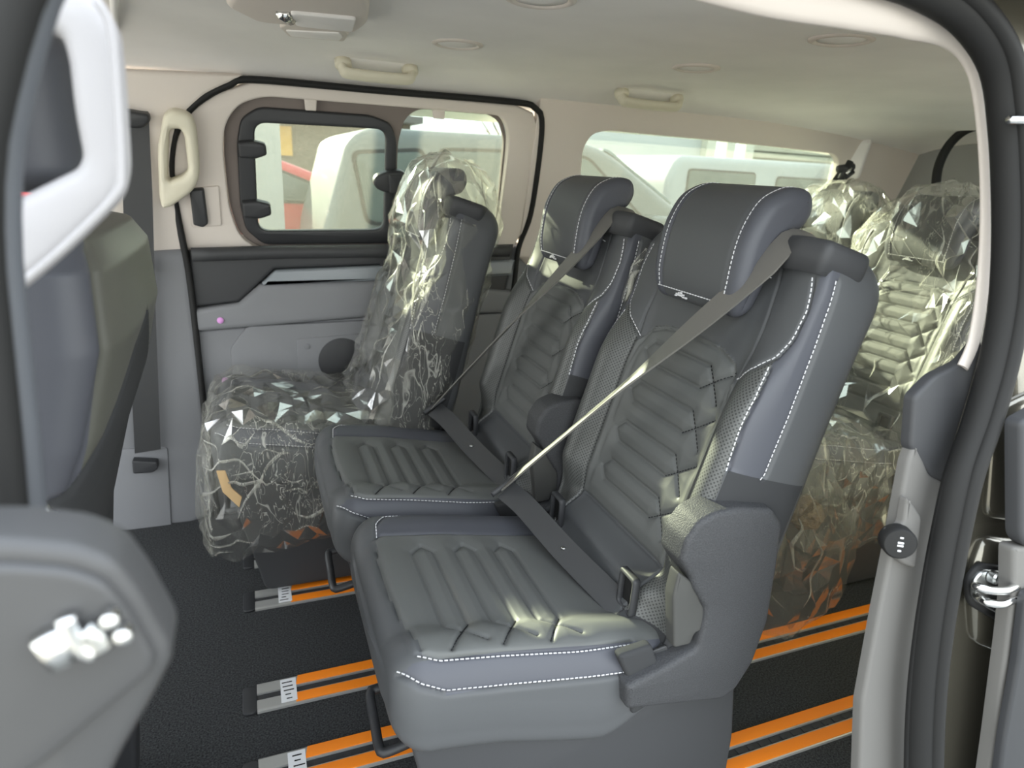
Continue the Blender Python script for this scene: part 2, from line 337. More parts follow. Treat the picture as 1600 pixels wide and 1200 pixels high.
# far grab handle (D loop)
def dhandle(name, fr, outer, hole, th, m, r1, r2, bev, label, cat, back=0.0):
    o = plate(name, fr, fillet(outer, r1, 7), th, m, bev=bev, holes=[fillet(hole, r2, 7)], back=back); return tag(o, label, cat)
h = dhandle('grab_handle', FU.off(.025), FU.uvs([(258, 172), (272, 164), (300, 172), (308, 196), (313, 250), (312, 272), (302, 290), (270, 313), (256, 316), (252, 300), (249, 225)]),
        FU.uvs([(266, 202), (270, 194), (284, 194), (290, 204), (296, 256), (288, 266), (268, 274), (264, 270)]), .045, CREAM2, .02, .01, .014, 'cream D shaped grab handle on the far pillar', 'grab handle')

# ---- far sliding door
door = empty('door_1', (.35, 2.2, 0)); tag(door, 'far sliding door with hinged pop-out window and grey lower panels', 'door', kind='structure')
aper = [(294, 392), (282, 340), (272, 290), (270, 250), (276, 206), (300, 172), (335, 146), (392, 128), (600, 145), (805, 164), (832, 176), (838, 198), (826, 325), (812, 365), (798, 392)]
rec = [(349, 240), (350, 195), (372, 162), (412, 150), (640, 168), (782, 180), (794, 205), (792, 240), (779, 345), (764, 378), (640, 390), (405, 390), (374, 368), (358, 322)]
sub(plate('upper_trim', FU, FU.uvs(aper), .03, CREAM, bev=.006, holes=[fillet(FU.uvs(rec), .03)], back=-.02), door)
sash_out = [(370, 225), (376, 186), (404, 168), (580, 181), (612, 194), (621, 222), (618, 310), (612, 381), (412, 383), (384, 360), (375, 320)]
fixw = [(624, 225), (634, 188), (652, 174), (682, 171), (764, 180), (784, 192), (791, 222), (780, 338), (768, 370), (730, 384), (622, 384), (621, 300)]
sub(plate('window_surround', FU, fillet(FU.uvs(rec), .03), .018, BROWN, bev=.004, holes=[fillet(FU.uvs([(376, 225), (382, 190), (406, 173), (578, 186), (607, 198), (615, 224), (608, 376), (414, 378), (390, 356), (381, 320)]), .02), fillet(FU.uvs(fixw), .02)], back=-.035), door)
sash_in = [(397, 225), (399, 205), (412, 191), (590, 203), (603, 213), (604, 250), (600, 359), (418, 362), (405, 345)]
sash = sub(plate('sash_frame', FU, fillet(FU.uvs(sash_out), .02), .018, BLACK_PL, bev=.006, holes=[fillet(FU.uvs([(397, 192), (604, 203), (600, 360), (404, 362)]), .035, 7)], back=-.02), door)
sub(plate('pane', FU, FU.uvs([(385, 180), (612, 190), (610, 375), (395, 375)]), .004, GLASS, bev=.001, back=-.03), door)
sub(plate('pane', FU, FU.uvs([(614, 160), (800, 168), (790, 390), (612, 390)]), .004, GLASS, bev=.001, back=-.045), door)
for (x, y) in ((395, 232), (402, 325)):
    lat = sub(plate('sash_hinge', FU, fillet(FU.uvs([(x - 25, y - 12), (x, y - 14), (x + 20, y - 9), (x + 22, y + 8), (x + 4, y + 14), (x - 22, y + 12)]), .008), .028, BLACK_PL, bev=.008, back=-.004), door)
lat = sub(plate('sash_latch', FU, fillet(FU.uvs([(581, 282), (586, 272), (604, 265), (626, 264), (638, 274), (634, 290), (618, 300), (600, 298), (586, 292)]), .01), .03, BLACK_PL, bev=.008, back=-.004), door)
sub(plate('latch_lever', FU, fillet(FU.uvs([(604, 268), (626, 267), (624, 296), (606, 297)]), .006), .012, DARK_TRIM, bev=.004, back=.026), door)
for (x, y) in ((485, 163), (685, 176)):
    sub(plate('blind_clip', FU, fillet(FU.uvs([(x - 10, y - 11), (x + 10, y - 10), (x + 9, y + 10), (x - 8, y + 9)]), .003), .012, CREAM, bev=.003, back=-.005), door)
# lower panels
sub(plate('door_skin', FL, [(-.2, -.02), (.98, -.02), (.98, .92), (-.2, .92)], .02, DARK_TRIM, bev=.002, back=-.04), door)
sub(plate('upper_panel', FL, FL.uvs([(294, 390), (560, 388), (800, 380), (786, 462), (600, 456), (592, 412), (428, 419), (374, 470), (302, 478)]), .035, DARK_TRIM, bev=.012, back=-.01), door)
sub(tube('sill_ridge', resample(np.array([onY(300, 398, 2.12), onY(430, 394, 2.12), onY(600, 392, 2.12), onY(795, 392, 2.12)]), 20), .02, DARK_TRIM), door)
sub(plate('decor_strip', FL, fillet(FL.uvs([(408, 441), (430, 420), (800, 404), (796, 428), (600, 436)]), .004), .055, STRIP, bev=.008, back=-.02), door)
sub(plate('armrest_panel', FL, FL.uvs([(302, 480), (372, 471), (406, 442), (592, 436), (800, 452), (796, 486), (600, 490), (320, 514), (306, 514)]), .05, GREY_TRIM, bev=.016, back=-.01), door)
sub(plate('lower_panel', FL, FL.uvs([(308, 516), (320, 515), (600, 491), (800, 487), (810, 830), (345, 800), (338, 770)]), .03, GREY_TRIM, bev=.006, back=-.01), door)
sub(plate('storage_panel', FL, fillet(FL.uvs([(363, 598), (361, 540), (386, 507), (800, 486), (800, 760), (372, 740)]), .012), .012, GREY_TRIM, bev=.004, back=.02), door)
sub(plate('inner_cover', FL, fillet(FL.uvs([(463, 526), (600, 514), (640, 650), (466, 650)]), .006), .006, GREY_TRIM, bev=.002, back=.03), door)
c = FL.to(*FL.uv(532, 558), .034); sub(lathe('speaker_grille', [(.075, 0), (.075, .006), (.065, .009), (.001, .010)], c, (0, -1, 0), DARK_TRIM, n=40), door)
c = FL.to(*FL.uv(478, 537), .034); sub(lathe('screw_cap', [(.010, 0), (.010, .004), (.006, .005)], c, (0, -1, 0), GREY_TRIM), door)
sub(plate('door_pull', FL, fillet(FL.uvs([(386, 588), (400, 576), (430, 574), (470, 584), (470, 600), (386, 604)]), .01), .03, DARK_TRIM, bev=.008, back=.02), door)
for (x, y, h0) in ((345, 496, .04), (352, 591, .02), (757, 571, .032)):
    sub(lathe('plug', [(.0095, 0), (.0095, .003), (.006, .005), (.001, .0055)], FL.to(*FL.uv(x, y), h0), (0, -1, 0), PINK, n=16), door)
sub(plate('switch_plate', FU, fillet(FU.uvs([(297, 292), (342, 288), (346, 350), (300, 352)]), .006), .008, CREAM, bev=.002, back=.009), door)
sub(plate('lock_button', FU, fillet(FU.uvs([(297, 292), (319, 290), (326, 344), (318, 350), (303, 346)]), .006), .022, BLACK_PL, bev=.006, back=.014), door)
# rubber seal round the far door
sp = [(352, 900), (340, 790), (326, 690), (312, 560), (300, 450), (290, 390), (277, 330), (268, 275), (270, 225), (281, 192), (302, 164), (332, 143), (362, 130), (398, 123), (600, 141), (800, 158), (834, 168), (844, 190), (838, 260), (826, 335), (808, 385), (798, 440), (786, 540), (776, 700), (772, 820)]
pts = [FU.to(*FU.uv(x, y), .016) if y < 390 else FL.to(*FL.uv(x, y), .035) for x, y in sp]
tag(tube('trim_2', resample(spline(pts, 200), 200), .0095, RUBBER, n=8), 'black rubber seal framing the far sliding door', 'door seal', kind='structure')

# ---- far quarter wall behind the door + window
wf = empty('wall_far', (1.7, 2.18, 0)); tag(wf, 'cream rear quarter wall beyond the far door', 'wall', kind='structure')
qw = [(904, 290), (908, 232), (922, 208), (946, 203), (1120, 219), (1298, 239), (1308, 252), (1290, 330), (1225, 470), (1180, 500), (880, 480)]
u0 = .87
out = [(u0, -.02), (2.70, -.02), (2.70, .50), (u0, .52)]
hole = fillet(FU.uvs(qw), .03)
sub(plate('upper_panel', FU, out, .03, CREAM, bev=.006, holes=[hole], back=-.015), wf)
sub(plate('lower_panel', FL, [(.80, -.02), (2.56, -.02), (2.56, .90), (.80, .90)], .02, GREY_TRIM, bev=.01, back=-.02), wf)
win2 = plate('window_1', FU, inset(np.array(hole)[::-1] if _area(hole) < 0 else hole, -.015), .004, GLASS_C, bev=.001, back=-.022); tag(win2, 'long dusty quarter window behind the second row headrests', 'window', kind='structure')
# wall_front side (driver's bay) - solid door with its own window opening
wd = plate('wall_front_side', FU, [(-1.5, -.02), (-.40, -.02), (-.40, .5), (-1.5, .5)], .03, CREAM, bev=.006, holes=[fillet([(-1.35, .05), (-.52, .05), (-.52, .40), (-1.15, .40)], .03)], back=-.015); tag(wd, "driver's door upper frame beyond the front seat", 'wall', kind='structure')
wd2 = plate('wall_front_lower', FL, [(-1.5, -.02), (-.36, -.02), (-.36, .88), (-1.5, .88)], .03, DARK_TRIM, bev=.006, back=-.015); tag(wd2, "driver's door lower panel beyond the front seat", 'wall', kind='structure')

# ---- rear wall and tailgate window
RW = Frame((2.45, 1.32, 0), (0, -1, 0), (.12, 0, .993), (-.993, 0, .12))
wr = empty('wall_rear', (2.5, 1.32, 0)); tag(wr, 'grey tailgate wall at the back of the cabin', 'wall', kind='structure')
rh = [(-.40, .93), (.60, .93), (.60, 1.24), (.55, 1.29), (-.35, 1.29), (-.42, 1.24)]
sub(plate('tailgate_panel', RW, [(-.95, -.02), (.9, -.02), (.9, 1.45), (-.95, 1.45)], .03, mat('rear_grey_trim', (.30, .30, .29, 1), .7, .3), bev=.004, holes=[fillet(rh, .05)], back=-.01), wr)
tg = tag(plate('window_2', RW, inset(np.array(fillet(rh, .05))[::-1] if _area(rh) < 0 else fillet(rh, .05), -.012), .004, GLASS_C, bev=.001, back=-.02), 'tailgate window at the right edge behind the pillar', 'window', kind='structure')
pts = [onX(x, y, 2.40) for x, y in ((1462, 300), (1466, 262), (1482, 228), (1508, 204), (1545, 192))]
sub(tube('tailgate_seal', resample(spline(pts, 30), 30), .016, RUBBER, n=8), wr)

# ---- far rear belt at the D pillar
rb = empty('rear_seat_belt', (2.3, 2.1, 1.2)); tag(rb, 'black rear seat belt with upper anchor beside the quarter window', 'seat belt')
sub(plate('pillar_cover', Frame((2.24, 2.08, 0), (.75, -.66, 0), (0, 0, 1), (-.66, -.75, 0)), fillet([(-.05, 1.20), (.05, 1.19), (.07, 1.345), (-.035, 1.335)], .02), .05, HEAD, bev=.018, back=-.03), rb)
p = resample(np.array([onY(1319, 268, 1.96), onY(1296, 300, 1.93), onY(1262, 355, 1.90)]), 10)
sub(ribbon('strap', p, np.tile([.02, -.012, 0.006], (10, 1)), BELT), rb)
b = MB(); q = onY(1319, 265, 1.95); b.tube([q + [-.03, 0, .0], q + [.03, -.01, .012]], .014); b.tube([q + [-.015, -.005, -.035], q + [.012, -.01, .03]], .012); b.tube([q + [.0, -.01, -.03], q + [.03, -.015, -.005]], .009)
sub(b.build('anchor', BLACK_PL, None, True), rb)
sub(tube('anchor_bolt', [onY(1322, 272, 1.93), onY(1330, 263, 1.93)], .006, CHROME), rb)

# ------------------------------------------------------------------ ceiling fittings
def round_vent(px, py, label):
    q = onZ(px, py, 1.4265); e = empty('round_vent', q); tag(e, label, 'air vent', 'round vents in the headliner')
    obj('ring', *lathe_g([(.062, .003), (.060, -.004), (.052, -.007), (.046, -.004), (.045, .003)], (0, 0, 0), (0, 0, 1), 32), CREAM, e, True)
    obj('disc', *lathe_g([(.045, .002), (.045, -.003), (.02, -.004), (.001, -.004)], (0, 0, 0), (0, 0, 1), 32), HEAD, e, True); return e
round_vent(715, 67, 'round pale vent in the headliner above the wrapped seat'); round_vent(845, -4, 'round pale vent cut by the top edge of the photo')
round_vent(1088, 105, 'round vent in the headliner between the quarter window handle and the upper right vent'); round_vent(1315, 60, 'round vent in the headliner at upper right')
def roof_handle(x0, x1, y, z, label):
    e = empty('roof_grab_handle', ((x0 + x1) / 2, y, z)); tag(e, label, 'grab handle', 'grab handles along the far roof edge')
    c = np.array(e.location); L = (x1 - x0) / 2
    nrm = np.array([0, -.55, -.83]); up_ = np.array([0, .83, -.55])
    pth = spline([(-L, 0, 0), (-L * .97, 0, .016), (-L * .84, 0, .026), (0, 0, .029), (L * .84, 0, .026), (L * .97, 0, .016), (L, 0, 0)], 30)
    P = [np.array([a, 0, 0]) + nrm * c_ for a, _, c_ in pth]
    obj('grip', *tube_g(P, .0145, 10, prof=[(1.25 * math.cos(t), .8 * math.sin(t)) for t in np.linspace(0, 2 * math.pi, 12, endpoint=False)], up=up_), CREAM2, e, True)
    for s in (-1, 1): obj('end_cap', *lathe_g([(.022, -.012), (.022, .004), (.018, .010), (.008, .012)], np.array([s * L * .95, 0, 0]), nrm, 16), CREAM2, e, True)
    obj('recess_plate', *plate_g(Frame((0, 0, 0), (1, 0, 0), up_, nrm), fillet([(-L * 1.05, -.02), (L * 1.05, -.02), (L * 1.05, .025), (-L * 1.05, .025)], .015), .006, .002, back=-.014), HEAD, e, True)
    return e
a, b_ = onY(535, 97, 1.90), onY(646, 106, 1.90); roof_handle(a[0], b_[0], 1.92, 1.392, 'beige roof grab handle above the pop-out window')
a, b_ = onY(975, 142, 1.90), onY(1066, 150, 1.90); roof_handle(a[0], b_[0], 1.92, 1.392, 'beige roof grab handle above the quarter window')
def lid(pts): return [onZ(x, y, 1.418) for x, y in pts]
LZ = Frame((0, 0, 1.42), (1, 0, 0), (0, 1, 0), (0, 0, -1))
rc = empty('roof_console', onZ(500, 10, 1.42)); tag(rc, 'beige roof console with chrome lamp cut by the top edge', 'roof console')
sub(plate('housing', LZ, fillet(LZ.uvs([(350, -10), (400, 16), (440, 20), (556, 34), (574, 20), (578, -8), (560, -60), (380, -60)]), .02), .022, CREAM, bev=.012), rc)
sub(plate('lens_panel', LZ, fillet(LZ.uvs([(452, -6), (556, 4), (550, 26), (462, 16)]), .012), .006, HEAD, bev=.003, back=.022), rc)
sub(tube('lamp_switch', [LZ.to(*LZ.uv(440, -4), .024), LZ.to(*LZ.uv(452, 6), .024)], .012, CHROME), rc)
e = empty('roof_flap', onZ(490, 45, 1.42)); tag(e, 'narrow rounded beige flap below the roof console', 'roof flap')
sub(plate('rim', LZ, fillet(LZ.uvs([(436, 36), (446, 30), (532, 36), (546, 46), (538, 58), (450, 50)]), .01), .010, CREAM, bev=.005), e)
sub(plate('lens', LZ, fillet(LZ.uvs([(446, 38), (530, 42), (536, 48), (530, 54), (454, 47)]), .006), .004, HEAD, bev=.002, back=.009), e)
# front roof edge strip of the headliner step
pts = [onZ(x, y, z) for x, y, z in ((178, -40, 1.41), (180, 60, 1.41), (186, 100, 1.40), (198, 128, 1.375))]
tag(tube('trim_3', resample(spline(pts, 20), 20), .008, HEAD), 'raised headliner edge beside the front pillar', 'trim', kind='structure')

# ------------------------------------------------------------------ floor rails
def rail(yc, x0, x1, film0, label, film=True, sticker=True):
    e = empty('floor_rail', ((x0 + x1) / 2, yc, 0)); tag(e, label, 'floor rail', 'seat rails in the floor')
    L = x1 - x0; W = .084; cx = 0
    sec_ = [(-W / 2, 0), (-W / 2, .006), (-W / 2 + .004, .008), (-.010, .008), (-.010, .001), (.010, .001), (.010, .008), (W / 2 - .004, .008), (W / 2, .006), (W / 2, 0)]
    v = [(x, y, z) for x in (-L / 2, L / 2) for y, z in sec_]; n = len(sec_)
    f = [(j, j + n, j + 1 + n, j + 1) for j in range(n - 1)] + [tuple(range(n)), tuple(range(2 * n - 1, n - 1, -1))]
    obj('profile', v, f, ALU, e, False)
    MB().box((0, 0, .0022), (L, .019, .002)).build('slot', BLACK_PL, e)
    mb = MB()
    for i in range(int(L / .03)): mb.box((-L / 2 + .02 + i * .03, 0, .0036), (.012, .012, .003))
    tag(mb.build('slot_teeth', DARK_TRIM, e), kind='stuff')
    if film:
        for s in (-1, 1):
            xa = film0 - (x0 + x1) / 2
            o_ = plate('orange_film', Frame((0, 0, 0), (1, 0, 0), (0, 1, 0), (0, 0, 1)), [(xa + random.uniform(-.004, .004), s * .013), (L / 2 - .002, s * .013), (L / 2 - .002, s * .040), (xa + .004 * s, s * .040)], .0016, ORANGE, e, bev=.0004, back=.008)
    if sticker:
        xa = film0 - (x0 + x1) / 2 - .018
        st = MB().box((xa, 0, .0092), (.034, .070, .0012)).build('sticker', WHITE, e)
        mb = MB()
        for k in range(5): mb.box((xa + random.uniform(-.004, .004), -.026 + k * .0125, .0102), (random.choice([.012, .018, .022]), .0024, .0008))
        tag(mb.build('printed_marks', INK, e), kind='stuff')
    obj('end_cap', *plate_g(Frame((0, 0, 0), (1, 0, 0), (0, 1, 0), (0, 0, 1)), fillet([(-L / 2 - .03, -.042), (-L / 2, -.042), (-L / 2, .042), (-L / 2 - .03, .042)], .012), .006, .002), BLACK_PL, e, True)
    return e
rail(.806, -.055, 2.2, .02, 'orange striped floor rail nearest the open doorway')
rail(1.058, -.055, 2.2, .035, 'second orange striped rail from the open door')
rail(1.267, -.055, 1.3, .03, 'third orange striped rail, its pale end beside the shadowed carpet')
rail(1.63, -.055, 1.3, .04, 'fourth rail with short orange films beside the wrapped seat')
rail(1.835, -.055, 1.3, .04, 'fifth bare rail showing only a bright edge under the wrapped seat', film=False, sticker=False)
# ------------------------------------------------------------------ the individual seats
LEAN = math.atan(.29); VS, VC = math.sin(LEAN), math.cos(LEAN)
R0 = np.array([.60, .92, 0.0])          # root of the near seat in the room
def bk(u, v, d): return np.array([v * VS - d * VC, u, .50 + v * VC + d * VS])   # backrest axes -> seat axes
def polydist(A, V, line):
    best = np.full(A.shape, 9.0)
    for (a0, v0), (a1, v1) in zip(line[:-1], line[1:]):
        dx, dy = a1 - a0, v1 - v0; t = np.clip(((A - a0) * dx + (V - v0) * dy) / (dx * dx + dy * dy + 1e-12), 0, 1)
        best = np.minimum(best, np.hypot(A - a0 - t * dx, V - v0 - t * dy))
    return best
def zoned(prefix_parts, P, uvs, zones, R, C, closed, parent, cache):
    F = np.array(grid_faces(R, C, closed)); Z = zones; top = None
    for zid, (nm, m, lab) in prefix_parts.items():
        sel0 = F[Z == zid]
        if not len(sel0): continue
        side = uvs[sel0].mean(1)[:, 0]
        split = np.min(np.abs(side)) > .03                       # the two flanks are two parts
        for sel in ([sel0[side < 0], sel0[side > 0]] if split else [sel0]):
            if not len(sel): continue
            used, inv = np.unique(sel, return_inverse=True)
            o = obj(nm, P[used], [tuple(q) for q in inv.reshape(sel.shape)], m, parent, True, uv=uvs[used])
            if lab: o['label'] = lab
            if top is None: top = o
            else: o.parent = top
    return top
def stitches(name, pts, nrm, m, parent, pitch=.0075, ln=.0052, w=.0016, lift=.0006):
    """dashes laid along a 3D polyline on the surface"""
    P = resample(pts, max(3, int(np.sum(np.linalg.norm(np.diff(pts, axis=0), axis=1)) / pitch))); N = resample(nrm, len(P))
    return P, N, ln, w, lift
def stitch_obj(name, runs, m, parent):
    mb = MB()
    for P, N, ln, w_, lift in runs:
        T = np.gradient(P, axis=0)
        for p, t, n in zip(P, T, N):
            t = t / (np.linalg.norm(t) + 1e-9); n = n / (np.linalg.norm(n) + 1e-9); s = np.cross(t, n)
            mb.box(p + n * lift, (ln, w_, .0012), np.stack([t, s, n], 1))
    return tag(mb.build(name, m, parent), kind='stuff')

class Surf:
    """regular grid surface with normals, sampled by its two parameters"""
    def __init__(s, a, v, P):
        s.a, s.v, s.P = a, v, P
        da, dv = np.gradient(P, axis=1), np.gradient(P, axis=0); n = np.cross(da, dv); s.N = n / (np.linalg.norm(n, axis=2)[..., None] + 1e-12)
    def at(s, a, v, arr=None):
        arr = s.P if arr is None else arr
        i = np.clip(np.interp(v, s.v, np.arange(len(s.v))), 0, len(s.v) - 1.001); j = np.clip(np.interp(a, s.a, np.arange(len(s.a))), 0, len(s.a) - 1.001)
        i0, j0 = int(i), int(j); fi, fj = i - i0, j - j0
        return (arr[i0, j0] * (1 - fi) * (1 - fj) + arr[i0 + 1, j0] * fi * (1 - fj) + arr[i0, j0 + 1] * (1 - fi) * fj + arr[i0 + 1, j0 + 1] * fi * fj)
    def run(s, line, step=.004, sign=1):
        L = resample(np.array(line, float), max(4, int(np.sum(np.linalg.norm(np.diff(np.array(line), axis=0), axis=1)) / step)))
        return np.array([s.at(*q) for q in L]), sign * np.array([s.at(*q, arr=s.N) for q in L])

# ---- backrest surface
CT = np.array([(0, 0), (.06, .0), (.115, .0), (.135, .004), (.155, .022), (.175, .040), (.195, .046), (.213, .040), (.226, .022), (.232, -.01), (.234, -.06), (.232, -.11), (.218, -.150), (.18, -.165), (.09, -.168), (0, -.168)])
half = spline(CT, 150); al = np.r_[0, np.cumsum(np.linalg.norm(np.diff(half, axis=0), axis=1))]; AT = al[-1]
aa = np.concatenate([np.arange(0, .34, .0027), np.linspace(.345, AT, 26)])
hu, hd = np.interp(aa, al, half[:, 0]), np.interp(aa, al, half[:, 1])
A_ = np.concatenate([-aa[::-1], aa[1:]]); U_ = np.concatenate([-hu[::-1], hu[1:]]); D_ = np.concatenate([hd[::-1], hd[1:]])
V_ = np.concatenate([np.arange(-.10, .540, .0027), .540 + .062 * np.sin(np.linspace(0.03, math.pi / 2, 24))])
def a_of_u(u): return float(np.interp(abs(u), hu[:120], aa[:120])) * (1 if u >= 0 else -1)
def hexes(centers, gap, far, near, tip, spread, sgn):
    L = []
    for c_ in centers:
        L.append([(far + tip, c_), (far, c_ - gap * sgn), (near, c_ - gap * sgn), (near - spread, c_ + gap * sgn * 1.25)])
        L.append([(far + tip, c_), (far, c_ + gap * sgn), (near - .004, c_ + gap * sgn), (near - spread + .012, c_ - gap * sgn * 1.7)])
    return L
bq = hexes([.352, .270, .188, .106], .0205, .092, -.068, .022, .062, 1)
ins_b = [(-.150, .034), (-.150, .30), (-.140, .352), (-.118, .388), (-.08, .402), (0, .408), (.08, .402), (.118, .388), (.140, .352), (.150, .30), (.150, .034)]
ins_bot = [(-.15, .034), (.15, .034)]
def mirror(L): return [(-a, v) for a, v in L]
a1 = .245                                            # first side seam (front edge of smooth band)
yoke = [(-.150, .375), (-.158, .42), (-.155, .47), (-.145, .53), (-.135, .58)]
shoulder = [(-.150, .372), (-.175, .388), (-.200, .402), (-.225, .425), (-.236, .455), (-.240, .50), (-.228, .545)]
seamA = [(-a1 + .002, .246), (-a1 + .004, .26), (-a1 + .010, .36), (-.225, .405)]
seamB = [(-.308, .246), (-.306, .35), (-.300, .46), (-.292, .55)]
perf_in = [(-.150, -.05), (-.150, .372)]
seams = [yoke, shoulder, seamA, seamB, perf_in]; seams += [mirror(s_) for s_ in seams]
GA, GV = np.meshgrid(A_, V_)
dq = np.full(GA.shape, 9.0)
for L in bq: dq = np.minimum(dq, polydist(GA, GV, L))
in_ins = (np.abs(GA) < .150) & (GV < .408 - .018 * sstep(.06, .15, np.abs(GA)) - .03 * sstep(.11, .15, np.abs(GA))) & (GV > .034)
dsm = np.minimum(polydist(GA, GV, ins_b), polydist(GA, GV, ins_bot))
for s_ in seams: dsm = np.minimum(dsm, polydist(GA, GV, s_))
bol = (1 - .80 * sstep(.30, .47, GV)) * (1 - .75 * sstep(.09, .01, GV))
front = sstep(-.02, .0, np.tile(D_, (len(V_), 1)) + .021)
Dg = np.tile(D_, (len(V_), 1)); Ug = np.tile(U_, (len(V_), 1))
Dg = np.where((Dg > -.005) & (np.abs(GA) < .30), Dg * bol, Dg)
Dg = np.where(Dg < -.1, Dg + .035 * sstep(.0, .5, GV) * (-(Dg + .1) / .068), Dg)
tt = np.clip((GV - .540) / .062, 0, 1); rr = np.sqrt(np.clip(1 - tt ** 2, 0, 1))
Dg = -.062 + (Dg + .062) * (.02 + .98 * rr ** .8)
ws = np.clip((GV - .515) / .088, 0, 1); Ug = Ug * (1 - .22 * (1 - np.sqrt(np.clip(1 - ws ** 2.2, 0, 1))))
Dg = Dg + .036 * sstep(.040, -.02, GV) * sstep(.22, .15, np.abs(GA)) + .03 * sstep(-.02, -.09, GV) * sstep(.22, .15, np.abs(GA)) + .006 * sstep(.252, .240, GV) * sstep(.235, .25, np.abs(GA)) * (np.abs(GA) < .36)
Ug = Ug * (1 - .03 * sstep(.1, -.1, GV))
Gr = -.0048 * np.exp(-(dsm / .0032) ** 2) + in_ins * (-.0050 * np.exp(-(dq / .0030) ** 2) + .0042 * (1 - np.exp(-(dq / .016) ** 2)) + .006 * sstep(0, .03, dsm))
Gr *= sstep(.02, -.05, np.abs(GA) - .33) if False else (np.abs(GA) < .36)
BP = np.empty(GA.shape + (3,))
BP[..., 0] = GV * VS - Dg * VC; BP[..., 1] = Ug; BP[..., 2] = .50 + GV * VC + Dg * VS
S0 = Surf(A_, V_, BP); nn = S0.N * (1 if S0.N[100, len(A_) // 2, 0] < 0 else -1); BP = BP + nn * Gr[..., None]
SB = Surf(A_, V_, BP); SGN = 1 if SB.N[100, len(A_) // 2, 0] < 0 else -1
ca = (GA[:-1, :-1] + GA[1:, 1:]) / 2; cv = (GV[:-1, :-1] + GV[1:, 1:]) / 2; ci = in_ins[:-1, :-1]; ab = np.abs(ca)
zb = np.full(ca.shape, 5)                                        # 5 = outer shell
sh_low = np.interp(ab, [.15, .175, .2, .225, .236, .24], [.372, .388, .402, .425, .455, .495])
zb[(ab < .308 - .016 * sstep(.25, .55, cv)) & (cv > .246)] = 4      # smooth band
zb[(ab < np.interp(cv, [-.05, .1, .25, .36, .405], [a1, a1, a1 - .004, a1 - .01, .225]))] = 3   # perforated
zb[(ab < .24) & (cv > sh_low)] = 2                               # shoulder + yoke
zb[(ab < .150) & (cv > .034)] = 2
zb[ci] = 1
zb[(ab < .150) & (cv <= .034)] = 6
zb[(ab >= a1) & (ab < .40) & (cv < .246)] = 7
zb[(ab >= .150) & (ab < .36) & (cv < -.05)] = 7
BACK_PARTS = {5: ('backrest', LEATHER_D, None), 1: ('back_insert', INSERT, 'quilted dark insert'), 2: ('back_yoke', LEATHER_D, None), 3: ('back_bolster', PERF, 'perforated leather bolster'), 4: ('side_band', LEATHER, 'smooth blue-grey leather band'), 6: ('lower_back_panel', LEATHER_D, None), 7: ('stretch_cover', FABRIC, 'black stretch fabric cover')}

# ---- cushion surface: across (arc) x along
CQ = np.array([(0, 0), (.06, 0), (.12, .0), (.145, .006), (.17, .012), (.195, .010), (.213, -.004), (.226, -.028), (.232, -.06), (.232, -.10), (.226, -.135), (.19, -.15), (.1, -.15), (0, -.15)])
hq = spline(CQ, 140); ql = np.r_[0, np.cumsum(np.linalg.norm(np.diff(hq, axis=0), axis=1))]; QT = ql[-1]
qa = np.concatenate([np.arange(0, .37, .0028), np.linspace(.375, QT, 12)])
qu, qz = np.interp(qa, ql, hq[:, 0]), np.interp(qa, ql, hq[:, 1])
QA = np.concatenate([-qa[::-1], qa[1:]]); QU = np.concatenate([-qu[::-1], qu[1:]]); QZ = np.concatenate([qz[::-1], qz[1:]])
QX = np.concatenate([.137 + .055 * (1 - np.cos(np.linspace(0, math.pi / 2, 20))), np.arange(.1955, .612, .0028)]) - R0[0]
GQ, GX = np.meshgrid(QA, QX); Xw = GX + R0[0]
def ztop(x): return np.interp(x, [.13, .18, .30, .45, .62], [.500, .499, .485, .458, .432])
cq = hexes([.2515, .331, .408], .0195, .078, -.128, .022, .066, -1)
cq = [[(q, x - R0[0]) for q, x in L] for L in cq]
fseam = [(.135, .178), (.08, .168), (0, .164), (-.10, .172), (-.19, .183)]
fseam = [(q, x - R0[0]) for q, x in fseam]
fins = [(.135, .178), (.132, .30), (.128, .56)]; fins = [(q, x - R0[0]) for q, x in fins]
st1 = [(-.196, .178), (-.206, .205), (-.210, .30), (-.212, .42), (-.208, .52)]; st1 = [(q, x - R0[0]) for q, x in st1]
st2 = [(-.218, .150), (-.240, .175), (-.254, .21), (-.258, .30), (-.258, .42), (-.256, .52)]; st2 = [(q, x - R0[0]) for q, x in st2]
fst = [(.135, .178), (.165, .182), (.192, .20), (.205, .24), (.208, .34), (.206, .5)]; fst = [(q, x - R0[0]) for q, x in fst]
dq = np.full(GQ.shape, 9.0)
for L in cq: dq = np.minimum(dq, polydist(GQ, GX, L))
dsm = np.full(GQ.shape, 9.0)
for L in (fseam, fins, st1, st2, fst): dsm = np.minimum(dsm, polydist(GQ, GX, L))
nose = np.clip((.192 - Xw) / .055, 0, 1); ins_d = .055 * (1 - np.sqrt(np.clip(1 - nose ** 2, 0, 1)))
Zq = ztop(Xw) + np.tile(QZ, (len(QX), 1)) + np.where(np.tile(QZ, (len(QX), 1)) < -.05, -.025 * sstep(.2, .5, Xw) + .075 * sstep(.46, .60, Xw), 0)
Yq = np.tile(QU, (len(QX), 1)); cz = ztop(Xw) - .062
fac = 1 - ins_d / .12
Zq = cz + (Zq - cz) * np.clip(1 - ins_d / .085, .3, 1); Yq = Yq * (1 - ins_d / .30)
inq = (GQ > -.20) & (GQ < .130) & (Xw > .17)
Gq = -.0050 * np.exp(-(dsm / .0032) ** 2) + inq * (-.0055 * np.exp(-(dq / .0032) ** 2) + .005 * sstep(-.205, -.165, GQ) * (1 - np.exp(-(dq / .017) ** 2)))
